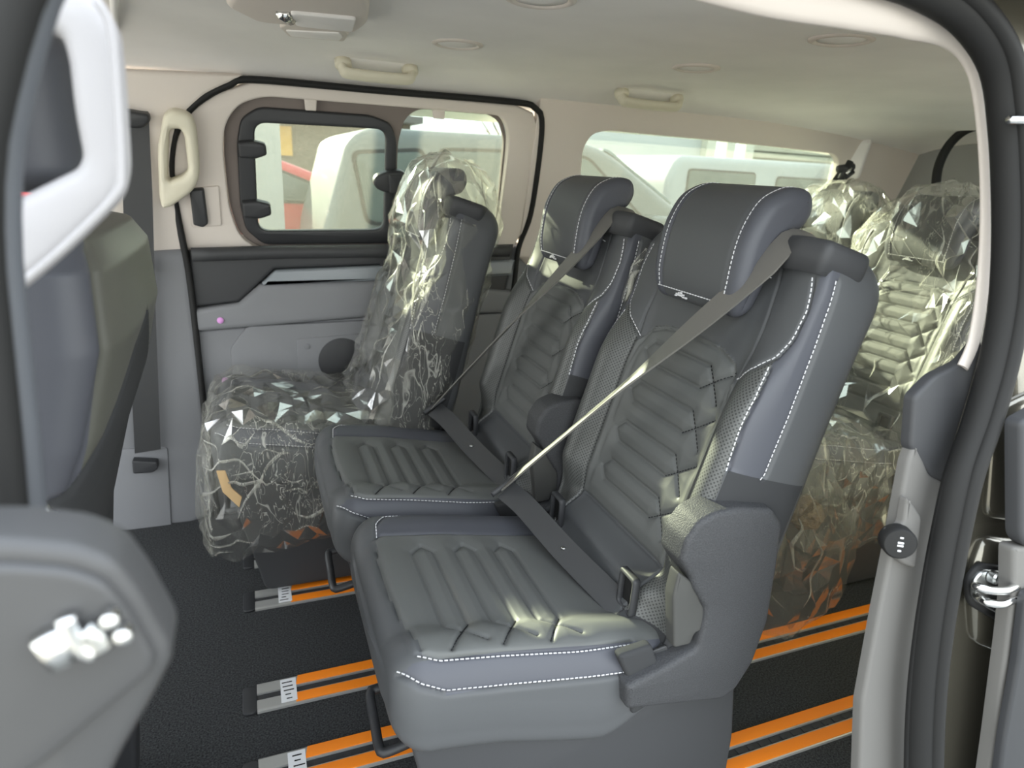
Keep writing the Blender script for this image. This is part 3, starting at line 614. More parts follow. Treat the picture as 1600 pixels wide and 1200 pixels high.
CP = np.stack([GX, Yq, Zq], 2); S1 = Surf(QA, QX, CP); mid = len(QA) // 2; sg = 1 if S1.N[60, mid, 2] > 0 else -1
CP = CP + S1.N * sg * (Gq * (np.abs(GQ) < .36))[..., None]; SQ = Surf(QA, QX, CP)
# front closing rows
ring = CP[0]; cen = np.array([ring[0, 0], 0, cz[0, 0]]); cap = []
for k, t in enumerate((.85, .6, .3, .02)): cap.append(cen + (ring - cen) * t + np.array([-.004 * (k + 1) ** .5, 0, 0]))
CPf = np.vstack([np.array(cap[::-1]), CP]); Rq, Cq = CPf.shape[:2]
cqx = np.concatenate([np.full(4, QX[0]), QX])
c1 = (QA[:-1] + QA[1:]) / 2; c2 = (cqx[:-1] + cqx[1:]) / 2 + R0[0]; mQ, mX = np.meshgrid(c1, c2)
zc = np.full(mQ.shape, 3)
fs_x = np.interp(mQ, [-.19, -.10, 0, .08, .135], [.183, .172, .164, .168, .178])
zc[(mQ > -.208) & (mQ < .132) & (mX > fs_x)] = 1
zc[(mQ >= .132) & (mQ < .206) & (mX > np.interp(mQ, [.135, .165, .192, .205], [.178, .182, .2, .24]))] = 2
zc[(mQ <= -.208) & (mQ > -.257) & (mX > np.interp(mQ, [-.254, -.24, -.218, -.2], [.21, .175, .15, .178]))] = 2
CUSH_PARTS = {3: ('cushion', LEATHER_D, None), 1: ('cushion_insert', INSERT, 'quilted dark insert'), 2: ('cushion_bolster', LEATHER, 'smooth blue-grey leather band')}

# ---- headrest surface
hp = resample(spline([(.697, .955), (.689, .985), (.692, 1.04), (.702, 1.085), (.725, 1.125), (.757, 1.144), (.785, 1.149), (.808, 1.142), (.816, 1.115), (.802, 1.088), (.776, 1.076), (.760, 1.052), (.750, 1.02), (.743, .985), (.735, .958), (.716, .946)], 140, True), 120, True)
hc = np.array([.735, 1.06])
def headrest(parent):
    T = np.roll(hp, -1, 0) - np.roll(hp, 1, 0); T /= np.linalg.norm(T, axis=1)[:, None]; N = np.stack([T[:, 1], -T[:, 0]], 1)
    if np.mean(np.einsum('ij,ij->i', N, hp - hp.mean(0))) < 0: N = -N
    ys = []; rows = []
    W = .122; r = .020
    prm = np.concatenate([-W + r * (1 - np.sin(np.linspace(math.pi / 2, 0, 12))) if False else -W + r * (1 - np.cos(np.linspace(0, math.pi / 2, 12))), np.linspace(-W + r, W - r, 60)[1:-1], W - r * (1 - np.cos(np.linspace(math.pi / 2, 0, 12)))])
    for y in prm:
        e_ = np.clip((abs(y) - (W - r)) / r, 0, 1); d = r * (1 - math.sqrt(max(0, 1 - e_ ** 2)))
        wf_ = 1 - .10 * np.clip((1.0 - hp[:, 1]) / .06, 0, 1)
        P = hp - N * d; s1 = abs(abs(y) - .088); g = -.003 * math.exp(-(s1 / .003) ** 2)
        P = P + N * g
        rows.append(np.stack([P[:, 0] - R0[0], y * wf_, P[:, 1]], 1))
    P = np.array(rows); R_, C_ = P.shape[:2]
    F = np.array(grid_faces(R_, C_, True)).reshape(R_ - 1, C_, 4)
    yc = (prm[:-1] + prm[1:]) / 2
    flat = P.reshape(-1, 3)
    for nm, m, selr in (('headrest', LEATHER_D, np.abs(yc) < .088), ('headrest_side', LEATHER, yc <= -.088), ('headrest_side', LEATHER, yc >= .088)):
        sel = F[selr].reshape(-1, 4); used, inv = np.unique(sel, return_inverse=True)
        faces = [tuple(q) for q in inv.reshape(sel.shape)]
        if nm == 'headrest_side':
            k = 0 if selr[0] else R_ - 1; faces.append(tuple(np.searchsorted(used, np.arange(C_) + k * C_)[::(1 if k else -1)]))
        o = obj(nm, flat[used], faces, m, parent, True)
        if nm == 'headrest': parent = o
    runs = []
    ok = [i for i in range(C_)]
    i0 = int(np.argmin(np.linalg.norm(hp - [.805, 1.135], axis=1))); i1 = int(np.argmin(np.linalg.norm(hp - [.690, .972], axis=1)))
    seq = list(range(i1, i0 + 1)) if i1 < i0 else list(range(i1, C_)) + list(range(0, i0 + 1))
    for y in (-.094, .094):
        wf_ = 1 - .10 * np.clip((1.0 - hp[seq, 1]) / .06, 0, 1)
        pts = np.stack([hp[seq, 0] - R0[0], y * wf_, hp[seq, 1]], 1); nr = np.stack([N[seq, 0], 0 * N[seq, 0], N[seq, 1]], 1)
        runs.append(stitches('', pts, nr, STITCH, None))
    pts = np.array([[hp[i1][0] - R0[0], y, hp[i1][1] - .004] for y in np.linspace(-.090, .090, 12)]); runs.append(stitches('', pts, np.tile([-1, 0, .05], (12, 1)), STITCH, None))
    stitch_obj('headrest_stitching', runs, STITCH, parent)
    mb = MB()                                          # little airbag-style mark under the panel
    for dx, dz, w_, h_ in ((0, 0, .010, .003), (.008, .002, .005, .003), (-.009, .001, .006, .003), (.002, .006, .004, .004), (-.004, .005, .003, .003), (.010, -.003, .006, .002), (-.012, -.003, .005, .002), (.017, -.003, .004, .003)):
        mb.box((.6925 - R0[0] - .001, .025 - dx, .9595 + dz * .7), (.003, w_, h_))
    tag(mb.build('headrest_mark', STITCH, parent), kind='stuff')
    for s in (-1, 1): obj('headrest_post', *tube_g([(.772 - R0[0], s * .06, 1.00), (.776 - R0[0], s * .06, 1.085)], .006), CHROME, parent, True)
    for s in (-1, 1): obj('post_collar', *lathe_g([(.020, -.02), (.020, .012), (.016, .018), (.007, .019)], (.775 - R0[0], s * .06, 1.038), (0, 0, 1), 18), BLACK_PL, parent, True)

NS = Frame((0, .665, 0), (1, 0, 0), (0, 0, 1), (0, -1, 0))
def loc(P): return [np.array(p) - R0 for p in P]
def crop4(pts): return [(980 + a / 3.333, 760 + b / 3.333) for a, b in pts]
def build_seat(name, belts=True):
    e = empty(name, R0)
    flat = BP.reshape(-1, 3); uv = np.stack([GA.ravel(), GV.ravel()], 1)
    eb = zoned(BACK_PARTS, flat, uv, zb.ravel(), len(V_), len(A_), False, e, None)
    fl = CPf.reshape(-1, 3); uvq = np.stack([np.tile(QA, Rq), np.repeat(cqx, Cq)], 1)
    ec = zoned(CUSH_PARTS, fl, uvq, zc.ravel(), Rq, Cq, False, e, None)
    runs = []
    for L in (seamA, seamB, shoulder, mirror(seamA), mirror(seamB), mirror(shoulder)):
        sh_ = [(a + .0035 * (1 if a < 0 else -1), v) for a, v in L]
        runs.append(stitches('', *SB.run([q for q in sh_], sign=SGN), STITCH, None, lift=.0008))
    runs.append(stitches('', *SB.run([(-.12, .535), (-.05, .545), (0, .546), (.05, .545), (.12, .535)], sign=SGN), STITCH, None))
    stitch_obj('back_stitching', runs, STITCH, eb)
    runs = []
    for L, k in ((st1, -.004), (st2, .005), (fst, .004)): runs.append(stitches('', *SQ.run([(q + k, x) for q, x in L], sign=sg), STITCH, None, lift=.0008))
    stitch_obj('cushion_stitching', runs, STITCH, ec)
    runs = []
    for L in bq: runs.append(stitches('', *SB.run(L[2:], sign=SGN), STITCH_D, None, pitch=.006, ln=.0038, w=.0014, lift=.0008))
    stitch_obj('quilt_stitching', runs, STITCH_D, eb); runs = []
    for L in cq: runs.append(stitches('', *SQ.run(L[2:], sign=sg), STITCH_D, None, pitch=.006, ln=.0038, w=.0014, lift=.0008))
    stitch_obj('quilt_stitching', runs, STITCH_D, ec)
    headrest(e)
    # base and plinth
    for nm_, x0, x1, z0, z1, w0, w1 in (('seat_foot', .235, .72, .0, .20, .17, .19), ('seat_base', .19, .735, .20, .375, .19, .222)):
        v = [(x + (.02 if (z == z0 and x == x0) else 0) - R0[0], s * (w0 if z == z0 else w1), z + .010 * (z == 0)) for z in (z0, z1) for x, s in ((x0, -1), (x1, -1), (x1, 1), (x0, 1))]
        obj(nm_, v, [(3, 2, 1, 0), (4, 5, 6, 7), (0, 1, 5, 4), (1, 2, 6, 5), (2, 3, 7, 6), (3, 0, 4, 7)], BLACK_PL, e, False)
    # skirt below the cushion on the door side
    sk = [(.155, .41), (.52, .36), (.73, .36), (.755, .20), (.76, .02), (.24, .02), (.20, .2)]
    plate('base_skirt', Frame((0, .70, 0), (1, 0, 0), (0, 0, 1), (0, -1, 0)), fillet(sk, .02), .02, DARK_TRIM, e, bev=.006, back=-.02, loc=R0)
    # side shield
    out_ = crop4([(0, 1170), (500, 1115), (570, 1060), (660, 920), (740, 700), (790, 400), (815, 200), (765, 122), (600, 115), (470, 140), (380, 190), (310, 290), (285, 400), (335, 480), (350, 540), (410, 640), (405, 710), (370, 850), (200, 950), (0, 1050)])
    plate('side_shield', NS, fillet(NS.uvs(out_), .008), .055, SHIELD, e, bev=.009, back=-.055, loc=R0)
    plate('recline_lever', Frame((0, .69, 0), (1, 0, 0), (0, 0, 1), (0, -1, 0)), fillet(Frame((0, .69, 0), (1, 0, 0), (0, 0, 1), (0, -1, 0)).uvs(crop4([(205, 540), (235, 415), (335, 485), (345, 560), (405, 650), (395, 705), (320, 725), (295, 785), (210, 805)])), .006), .022, LEVER, e, bev=.004, back=-.004, loc=R0)
    # pleated fabric corner behind the cushion side
    plate('cushion_end_flap', Frame((0, .688, 0), (1, 0, 0), (0, 0, 1), (0, -1, 0)), fillet([(.475, .462), (.535, .468), (.555, .42), (.55, .35), (.515, .335), (.505, .40)], .01), .016, FABRIC, e, bev=.006, back=-.01, loc=R0)
    # child-seat anchor pockets
    for s in (-1, 1):
        fr_ = Frame(bk(s * .140, -.045, .006) if False else bk(s * .140, -.018, .046), (0, 1, 0), (.02, 0, .9998), (-.9998, 0, .02))
        o_ = obj('anchor_pocket', *plate_g(fr_, fillet([(-.024, -.036), (.024, -.036), (.024, .036), (-.024, .036)], .008), .012, .004, holes=[fillet([(-.016, -.027), (.016, -.027), (.016, .027), (-.016, .027)], .005)]), DARK_TRIM, eb, True)
        k = obj('pocket_recess', *plate_g(fr_, [(-.016, -.027), (.016, -.027), (.016, .027), (-.016, .027)], .002, .0005, back=.001), RUBBER, eb, True)
    # front lift bar under the cushion
    mbp = [(.25, -.045, .205), (.165, -.045, .185), (.150, -.035, .185), (.150, .02, .195), (.150, .062, .215), (.165, .07, .217), (.25, .07, .225)]
    obj('lift_bar', *tube_g(resample(spline([(x - R0[0], y, z) for x, y, z in mbp], 50), 50), .009), BLACK_PL, e, True)
    # shoulder belt guide
    GX_ = lambda u, v, d: bk(u, v, d)
    fg = Frame(bk(-.150, .588, -.035), (0, 1, 0), (VC, 0, -VS), (VS, 0, VC))
    gd = obj('belt_guide', *plate_g(fg, fillet([(-.072, -.052), (-.02, -.062), (.050, -.040), (.060, .03), (-.03, .062), (-.078, .03)], .012), .050, .012, back=-.035), DARK_TRIM, eb, True)
    obj('guide_slot', *plate_g(fg, fillet([(-.035, -.012), (.04, -.004), (.04, .010), (-.035, .004)], .003), .003, .001, back=.0135), RUBBER, eb, True)
    if belts:
        s0 = bk(-.150, .607, -.035); s1 = bk(-.148, .600, .012); s2 = bk(-.140, .545, .036)
        tng = np.array([.455, 1.125, .535]) - R0
        path = resample(np.vstack([spline([s0, s1, s2], 10), [s2 * (1 - t) + tng * t for t in np.linspace(.08, 1, 26)]]), 44)
        ws_ = []; k0, k1, k2 = np.array([.15, .95, .35]), np.array([.46, .86, -.22]), np.array([.75, .2, .62])
        for i, p_ in enumerate(path):
            t = i / 43; T_ = path[min(i + 1, 43)] - path[max(i - 1, 0)]; T_ /= np.linalg.norm(T_)
            g = sstep(.22, .60, np.array(t)); h_ = sstep(.80, 1.0, np.array(t)); q = (k0 * (1 - g) + k1 * g) * (1 - h_) + k2 * h_
            q = q - T_ * (q @ T_); ws_.append(q / np.linalg.norm(q) * .0225)
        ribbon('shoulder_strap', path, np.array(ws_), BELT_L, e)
        anc = np.array([.573, .715, .437]) - R0
        mid_ = np.array([.503, .93, .488]) - R0
        lp = resample(spline([tng + [0, -.004, -.01], np.array([.475, 1.06, .515]) - R0, mid_, np.array([.540, .79, .462]) - R0, anc], 40), 30)
        wd_ = [np.cross(lp[min(i + 1, 29)] - lp[max(i - 1, 0)], np.array([-.50, -.35, .80])) for i in range(30)]
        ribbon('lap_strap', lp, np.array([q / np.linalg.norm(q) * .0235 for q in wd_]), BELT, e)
        obj('strap_button', *lathe_g([(.005, 0), (.005, .003), (.002, .0035)], lp[13] + [0, 0, .001], (0, 0, 1), 12), STEEL, e, True)
        # tongue: flat bar across the strap
        t0 = tng; fr_ = Frame(t0, np.array([.80, -.1, .60]) / np.linalg.norm([.80, -.1, .60]), (-.32, -.80, .5), (-.48, .60, .64))
        obj('belt_tongue', *plate_g(fr_, fillet([(-.036, -.009), (.036, -.009), (.036, .009), (-.036, .009)], .006), .012, .004, back=-.006), BLACK_PL, e, True)
        obj('tongue_blade', *plate_g(fr_, fillet([(-.016, -.03), (.016, -.03), (.016, -.008), (-.016, -.008)], .003), .003, .0008, back=-.001), STEEL, e, True)
        # printed anchor loop
        fr_ = Frame(anc + [-.015, -.012, -.018], np.array([.8, -.2, .35]) / np.linalg.norm([.8, -.2, .35]), np.array([-.3, .1, .95]) / np.linalg.norm([-.3, .1, .95]), (-.2, -.95, .2))
        obj('anchor_loop', *plate_g(fr_, fillet([(-.028, -.024), (.024, -.024), (.024, .02), (-.028, .02)], .004), .006, .002), BELT, e, True)
        mb = MB()
        for i in range(4):
            for j in range(6): q = fr_.to(-.022 + j * .0076, -.016 + i * .008, .0064); mb.box(q, (random.uniform(.003, .006), .0008, .0022))
        tag(mb.build('woven_print', WHITE, e), kind='stuff')
    return e
def copy_tree(o, skip=(), parent=None):
    c = o.copy(); COL.objects.link(c); c.parent = parent
    for ch in list(o.children):
        if ch.name.split('.')[0] not in skip: copy_tree(ch, skip, c)
    return c
seat = build_seat('van_seat'); tag(seat, 'nearest dark leather seat beside the open sliding door', 'seat', 'individual leather seats')
mid_seat = copy_tree(seat); mid_seat.location = (R0[0] - .022, 1.41, 0); mid_seat['label'] = 'dark leather seat between the nearest seat and the wrapped seat'
BELTS = ('shoulder_strap', 'lap_strap', 'strap_button', 'belt_tongue', 'tongue_blade', 'anchor_loop', 'woven_print')
far_seat = copy_tree(seat, BELTS + ('side_shield', 'shield_inner', 'recline_lever')); far_seat.location = (R0[0] - .265, 1.865, 0); far_seat['label'] = 'dark leather seat wrapped in clear film against the far sliding door'
r1 = copy_tree(seat, BELTS + ('side_shield', 'shield_inner', 'recline_lever', 'lift_bar')); r1.location = (1.755, 1.40, 0); r1['label'] = 'rear row seat wrapped in film, nearer the right hand pillar'; r1['group'] = 'rear row seats'
r2 = copy_tree(seat, BELTS + ('side_shield', 'shield_inner', 'recline_lever', 'lift_bar')); r2.location = (1.85, 1.865, 0); r2['label'] = 'rear row seat wrapped in film below the quarter window belt'; r2['group'] = 'rear row seats'

# ------------------------------------------------------------------ polythene covers
def crumple(P, N, amp, s1, s2, seed):
    out_ = np.empty_like(P)
    for idx in np.ndindex(P.shape[:-1]):
        p = P[idx]; q = Vector((p[0] * s1[0] + seed, p[1] * s1[1] - seed, p[2] * s1[2])); k = 1 - 2.4 * abs(noise.noise(q))
        q2 = Vector((p[0] * s2 + seed * 3, p[1] * s2, p[2] * s2 * .6 - seed)); k2 = 1 - 2.4 * abs(noise.noise(q2))
        d = noise.voronoi(q2 * 1.3)[0]
        out_[idx] = p + N[idx] * amp * (.7 * k + .35 * k2 + .35 * (.4 - (d[1] - d[0])) - .2)
    return out_
def superloop(w_, f_, b_, n, ex=2.8):
    out_ = []
    for a in np.linspace(0, 2 * math.pi, n, endpoint=False):
        c_, s_ = math.cos(a), math.sin(a)
        u = w_ * math.copysign(abs(s_) ** (2 / ex), s_); d = (f_ if c_ > 0 else b_) * abs(c_) ** (2 / ex) * (1 if c_ > 0 else -1); out_.append((u, d))
    return out_
def facet(P, closed, jit, seed):
    """jitter a regular net so that its flat facets differ in size"""
    r_ = np.random.default_rng(int(seed * 10)); Q = P.copy(); R_, C_ = P.shape[:2]
    du = np.roll(P, -1, 1) - P if closed else np.gradient(P, axis=1); dv = np.gradient(P, axis=0)
    a_, b_ = r_.uniform(-jit, jit, (R_, C_, 1)), r_.uniform(-jit, jit, (R_, C_, 1))
    if not closed: a_[:, 0] = a_[:, -1] = 0
    b_[0] = b_[-1] = 0
    return Q + du * a_ + dv * b_
def tri_faces(R_, C_, closed, seed):
    r_ = np.random.default_rng(int(seed * 7)); f = []
    for q in grid_faces(R_, C_, closed):
        a, b, c, d = q; f += ([(a, b, c), (a, c, d)] if r_.random() < .5 else [(a, b, d), (b, c, d)])
    return f
def creases(P, S, closed, n_long, n_short, seed, m, parent):
    """doubled-over folds: tapering milky bands that run down the sheet"""
    r_ = np.random.default_rng(int(seed * 3)); R_, C_ = P.shape[:2]; mb = MB(); du = np.roll(P, -1, 1) - np.roll(P, 1, 1) if closed else np.gradient(P, axis=1)
    for k in range(n_long + n_short):
        i, j = int(r_.integers(0, R_ - 3)), int(r_.integers(0, C_)); L = int(r_.integers(4, 9)) if k < n_long else 3; dr = int(r_.choice([-1, 0, 0, 1])); pts, ws = [], []
        for q in range(L):
            jj = j % C_ if closed else min(max(j, 0), C_ - 1)
            if i >= R_: break
            pts.append(P[i, jj] + S[i, jj] * .0015); t = du[i, jj]; ws.append(t / (np.linalg.norm(t) + 1e-9)); i += 1
            if r_.random() < .5: j += dr
        if len(pts) < 3: continue
        Q, W_ = spline(pts, 3 * len(pts)), spline(ws, 3 * len(pts)); t = np.linspace(0, math.pi, len(Q)); w_ = r_.uniform(.0015, .0075) if k < n_long else r_.uniform(.001, .003)
        mb.add(*ribbon_g(Q, W_ * (w_ * (.06 + np.sin(t)))[:, None], .0002))
    return tag(mb.build('folds', m, parent, True), kind='stuff')
def film_part(name, P, closed, amp, s1, seed, film, e, nl=46, nk=60):
    S = np.cross(np.gradient(P, axis=1), np.gradient(P, axis=0)); S /= np.linalg.norm(S, axis=2)[..., None] + 1e-9
    if np.sum(S * (P - P.reshape(-1, 3).mean(0))) < 0: S = -S
    P = facet(crumple(P, S, amp, s1, 12, seed), closed, .42, seed); f = tri_faces(P.shape[0], P.shape[1], closed, seed)
    o = obj(name, P.reshape(-1, 3), f, film, e, False); creases(P, S, closed, nl, nk, seed, CREASE, o); return o
def back_cover(v0, flare=.0, nv=22, nc=42):
    vs = np.concatenate([np.linspace(v0, .62, nv), .62 + .082 * np.sin(np.linspace(0.25, math.pi / 2, 5))]); G = []
    for v in vs:
        w_ = np.interp(v, [v0, .0, .40, .54, .60, .66], [.262 + flare, .256, .258, .245, .19, .15]); f_ = np.interp(v, [v0, .05, .4, .46, .5, .64], [.085 + flare, .07, .055, .065, .085, .09]); b_ = np.interp(v, [0, .45, .58, .64], [.19, .17, .165, .14])
        k = math.sqrt(max(0, 1 - (max(0, v - .62) / .083) ** 2)); k = max(k, .03); mid2 = -.02
        G.append([bk(u * k, v, mid2 + (d - mid2) * k) for u, d in superloop(w_, f_, b_, nc)])
    return np.array(G)
def cushion_cover(x0, x1, zlow, nx=14, nc=34):
    """draped bag over the cushion: sections from the front hem back to the seat joint"""
    xs_ = np.concatenate([x0 + .10 * (1 - np.cos(np.linspace(0.0, math.pi / 2, 7))), np.linspace(x0 + .125, x1, nx)]); G = []
    for x in xs_:
        t = np.clip((x0 + .10 - x) / .10, 0, 1); dn = .10 * (1 - math.sqrt(max(0, 1 - t * t)))
        zt = float(ztop(x + R0[0])) + .04 - dn; w_ = .268 - dn * .55; zl = zlow + .05 * sstep(x0, x1, np.array(x))
        pr = spline([(-w_ + .03, zl), (-w_ - .012, zl + .09), (-w_, zt - .06), (-w_ + .035, zt - .006), (-.10, zt), (.10, zt), (w_ - .035, zt - .006), (w_, zt - .06), (w_ + .012, zl + .09), (w_ - .03, zl)], 130)
        G.append([(x, y, z) for y, z in resample(pr, nc)])
    P = np.array(G); rows = []
    for k in range(1, 6):
        t = k / 5; row = P[0].copy(); row[:, 2] = zlow + (row[:, 2] - zlow) * (1 - t * .97); row[:, 0] -= .012 * math.sin(t * math.pi); rows.append(row)
    return np.concatenate([np.array(rows[::-1]), P])
def cover(name, root, label, seed, film, zlow=.17, amp=.02, flare=.0, grp=None):
    e = empty(name, root.location); e.scale = (1, .94, 1); tag(e, label, 'plastic cover', grp)
    film_part('back_bag', back_cover(-.02, flare), True, amp, (9, 20, 5), seed, film, e)
    film_part('cushion_bag', cushion_cover(.115 - R0[0], .02, zlow), False, amp, (16, 8, 12), seed + 4, film, e)
    return e
cover('plastic_cover', far_seat, 'crumpled clear plastic cover on the seat by the far door', 2.3, FILM, .14, .022, .01, 'clear plastic seat covers')
cover('plastic_cover', r1, 'milky clear plastic cover on the rear seat nearest the right hand pillar', 11.7, FILM2, .12, .024, .012, 'clear plastic seat covers')
cover('plastic_cover', r2, 'clear plastic cover on the rear seat beneath the rear belt anchor', 23.1, FILM2, .2, .02, .0, 'clear plastic seat covers')
# hanging fold of film in front of the rear seat
def hang_sheet(name, left, right, Y, bulge, seed, film, parent, n=(16, 12)):
    L = resample(np.array([onY(x, y, Y) for x, y in left]), n[0]); R_ = resample(np.array([onY(x, y, Y + .02) for x, y in right]), n[0]); G = []
    for i in range(n[0]):
        G.append([L[i] * (1 - t) + R_[i] * t + np.array([0, -bulge * math.sin(math.pi * t), 0]) for t in np.linspace(0, 1, n[1])])
    P = np.array(G); o = film_part(name, P, False, .014, (14, 6, 14), seed, film, None, 4, 5); return sub(o, parent)
hb = empty('plastic_bag', onY(1270, 960, 1.13)); tag(hb, 'clear plastic sack hanging behind the nearest seat above the orange rail', 'plastic bag')
hang_sheet('front_sheet', [(1262, 690), (1230, 770), (1205, 840), (1190, 930), (1185, 990)], [(1278, 690), (1310, 760), (1342, 840), (1312, 935), (1240, 975)], 1.10, .05, 5.0, FILM2, hb)
hang_sheet('back_sheet', [(1262, 690), (1225, 770), (1200, 840), (1190, 930), (1190, 985)], [(1278, 690), (1312, 762), (1340, 842), (1308, 932), (1240, 972)], 1.16, -.03, 8.0, FILM2, hb)
p = resample(spline([onY(1232, 790, 1.13), onY(1240, 850, 1.13), onY(1228, 905, 1.13), onY(1236, 922, 1.13)], 20), 20)
sub(ribbon('strap_inside', p, np.tile([.022, 0, 0], (20, 1)), BELT), hb)
sub(lathe('crumpled_paper', [(.002, -.05), (.045, -.03), (.055, 0), (.04, .03), (.002, .05)], onY(1255, 800, 1.14), (.3, .2, 1), mat('brown_paper', (.16, .12, .08, 1), .9, .2, bscale=60, bstr=1, bdist=.02), n=14), hb)
# loose film caught on the second seat's shoulder
lf = empty('plastic_scrap', onY(1010, 430, 1.17)); tag(lf, 'scrap of clear film clinging to the shoulder of the second seat', 'plastic film')
hang_sheet('film', [(1040, 362), (1012, 382), (988, 410), (972, 468)], [(1048, 372), (1034, 400), (1004, 440), (974, 476)], 1.165, .015, 3.0, FILM2, lf, (9, 6))
# tan card at the foot of the wrapped seat
cd = empty('card_tag', onY(358, 765, 1.60)); tag(cd, 'tan card tag at the front corner of the wrapped seat', 'card tag')
CF = Frame((0, 1.60, 0), (1, 0, 0), (0, 0, 1), (0, -1, 0))
sub(plate('card', CF, fillet(CF.uvs([(338, 735), (348, 768), (374, 792), (378, 776), (362, 762), (352, 735)]), .002), .004, TAN, bev=.001), cd)

# ------------------------------------------------------------------ near side: pillars, seals, body
_n = np.array([0, -1, .13]); _n /= np.linalg.norm(_n); _uz = np.array([0, .13, 1.0]); _uz /= np.linalg.norm(_uz)
NP = Frame((0, .43, 0), (1, 0, 0), _uz, _n)
def npt(px, py, off=0.0): f_ = NP.off(off); return f_.to(*f_.uv(px, py))
cp = empty('trim_4', npt(1400, 1200)); tag(cp, 'rear pillar trim of the open doorway with round black button', 'pillar trim', kind='structure')
sp = [(1040, -70), (1200, -22), (1330, 4), (1430, 26), (1492, 56), (1522, 108), (1537, 200), (1542, 320), (1536, 440), (1522, 530), (1504, 574)]
P = resample(spline([npt(x, y) for x, y in sp], 90), 90)
PL = P[0]; sub(tube('pale_header', [(-.16, PL[1], PL[2] - .01), (.0, PL[1], PL[2] + .002), (.2, PL[1], PL[2] + .004), PL], .030, CREAM, prof=[(math.cos(t) * .55, math.sin(t)) for t in np.linspace(0, 2 * math.pi, 14, endpoint=False)], up=(0, 1, .0)), cp)
sub(tube('pale_edge', P, np.interp(np.linspace(0, 1, 90), [0, .4, .55, 1], [.030, .024, .010, .010]), CREAM, prof=[(math.cos(t) * .55, math.sin(t)) for t in np.linspace(0, 2 * math.pi, 14, endpoint=False)], up=(0, 1, .0)), cp)
def npl(name, px, th, m, off=0.0, bev=.006, r=.008, holes=()):
    f_ = NP.off(off); return plate(name, f_, fillet(f_.uvs(px), r), th, m, bev=bev, back=-th)
sub(npl('dark_panel', [(1506, 566), (1560, 500), (1600, 620), (1510, 770), (1456, 748), (1424, 700), (1430, 620), (1462, 588)], .016, DARK_TRIM, .0, .006), cp)
sub(npl('grey_panel', [(1432, 690), (1454, 742), (1490, 760), (1470, 900), (1446, 1050), (1440, 1260), (1342, 1260), (1348, 1100), (1374, 960), (1396, 850), (1420, 722)], .016, GREY_LIGHT, .0, .006), cp)
sub(npl('button_boss', [(1420, 776), (1442, 808), (1432, 890), (1412, 882), (1390, 862), (1392, 830), (1412, 822)], .012, GREY_LIGHT, .012, .005), cp)
c = npt(1403, 846, .014); sub(lathe('socket_button', [(.0215, -.01), (.0215, .006), (.019, .009), (.012, .0095), (.001, .0095)], c, (-.55, -.82, .12), RUBBER, n=28), cp)
ax = np.array([-.55, -.82, .12]); ax /= np.linalg.norm(ax); s_ = np.cross(ax, [0, 0, 1]); s_ /= np.linalg.norm(s_); up_ = np.cross(s_, ax)
mb = MB()
for dy, w_ in ((.009, .004), (.002, .007), (-.002, .007), (-.009, .004)): mb.box(c + ax * .0098 + up_ * dy, (w_, .0022, .0006), np.stack([s_, up_, ax], 1))
sub(tag(mb.build('button_symbol', WHITE), kind='stuff'), cp)
# rubber seal along the rear edge of the opening
sl = [(1180, -85), (1380, -40), (1480, 4), (1545, 64), (1568, 140), (1578, 260), (1578, 400), (1568, 510), (1540, 630), (1500, 750), (1472, 880), (1452, 1000), (1440, 1130), (1436, 1320)]
P = resample(spline([npt(x, y, .035) for x, y in sl], 120), 120)
lead = lambda Q: resample(spline(np.vstack([[(-.15, Q[0][1] - .01, Q[0][2] - .05), (-.08, Q[0][1], Q[0][2] - .004), (.15, Q[0][1], Q[0][2] + .004)], Q[::6], Q[-1:]]), 170), 170)
P = lead(P)
sd = empty('trim_5', P[-1]); tag(sd, 'thick black rubber seal along the rear edge of the open doorway', 'door seal', kind='structure')
sub(tube('seal_bulb', P, .0195, RUBBER, n=18), sd)
P2 = resample(spline([npt(x + 24, y - 4 + max(0, (120 - y)) * -.12, .052) for x, y in sl], 120), 120); P2 = lead(P2); sub(tube('seal_lip', P2, .010, RUBBER, n=10), sd)
P3 = resample(spline([npt(x - 18, y + max(0, (120 - y)) * .14, .028) for x, y in sl], 120), 120); P3 = lead(P3); sub(tube('seal_edge', P3, .0065, RUBBER, n=10), sd)
# painted body outside the seal, striker
body = empty('trim_6', npt(1560, 1200, .02)); tag(body, 'glossy dark painted body flange with door striker at lower right', 'body panel', kind='structure')
sub(npl('painted_flange', [(1300, -400), (1520, -60), (1570, 120), (1578, 460), (1540, 610), (1490, 770), (1470, 1000), (1450, 1400), (1900, 1400), (1900, -400)], .03, PAINT, .02, .01, .03), body)
sub(npl('pressing', [(1545, 840), (1620, 850), (1640, 1010), (1600, 1040), (1528, 1010), (1522, 900)], .016, PAINT, .034, .012, .02), body)
sub(npl('upper_pressing', [(1560, 640), (1640, 600), (1640, 800), (1600, 820), (1545, 812)], .012, PAINT, .030, .01, .02), body)
sub(npl('striker_gasket', [(1532, 880), (1600, 890), (1610, 985), (1560, 972), (1514, 945), (1512, 905)], .006, RUBBER, .040, .004, .02), body)
sub(npl('striker_plate', [(1538, 890), (1598, 898), (1604, 970), (1560, 960), (1522, 938), (1522, 908)], .006, STEEL, .045, .003, .015), body)
P = resample(spline([npt(x, y, h_) for x, y, h_ in ((1524, 918, .045), (1526, 916, .07), (1545, 922, .078), (1572, 922, .078), (1588, 916, .07), (1600, 918, .045))], 30), 30); sub(tube('striker_loop', P, .0055, CHROME, n=10), body)
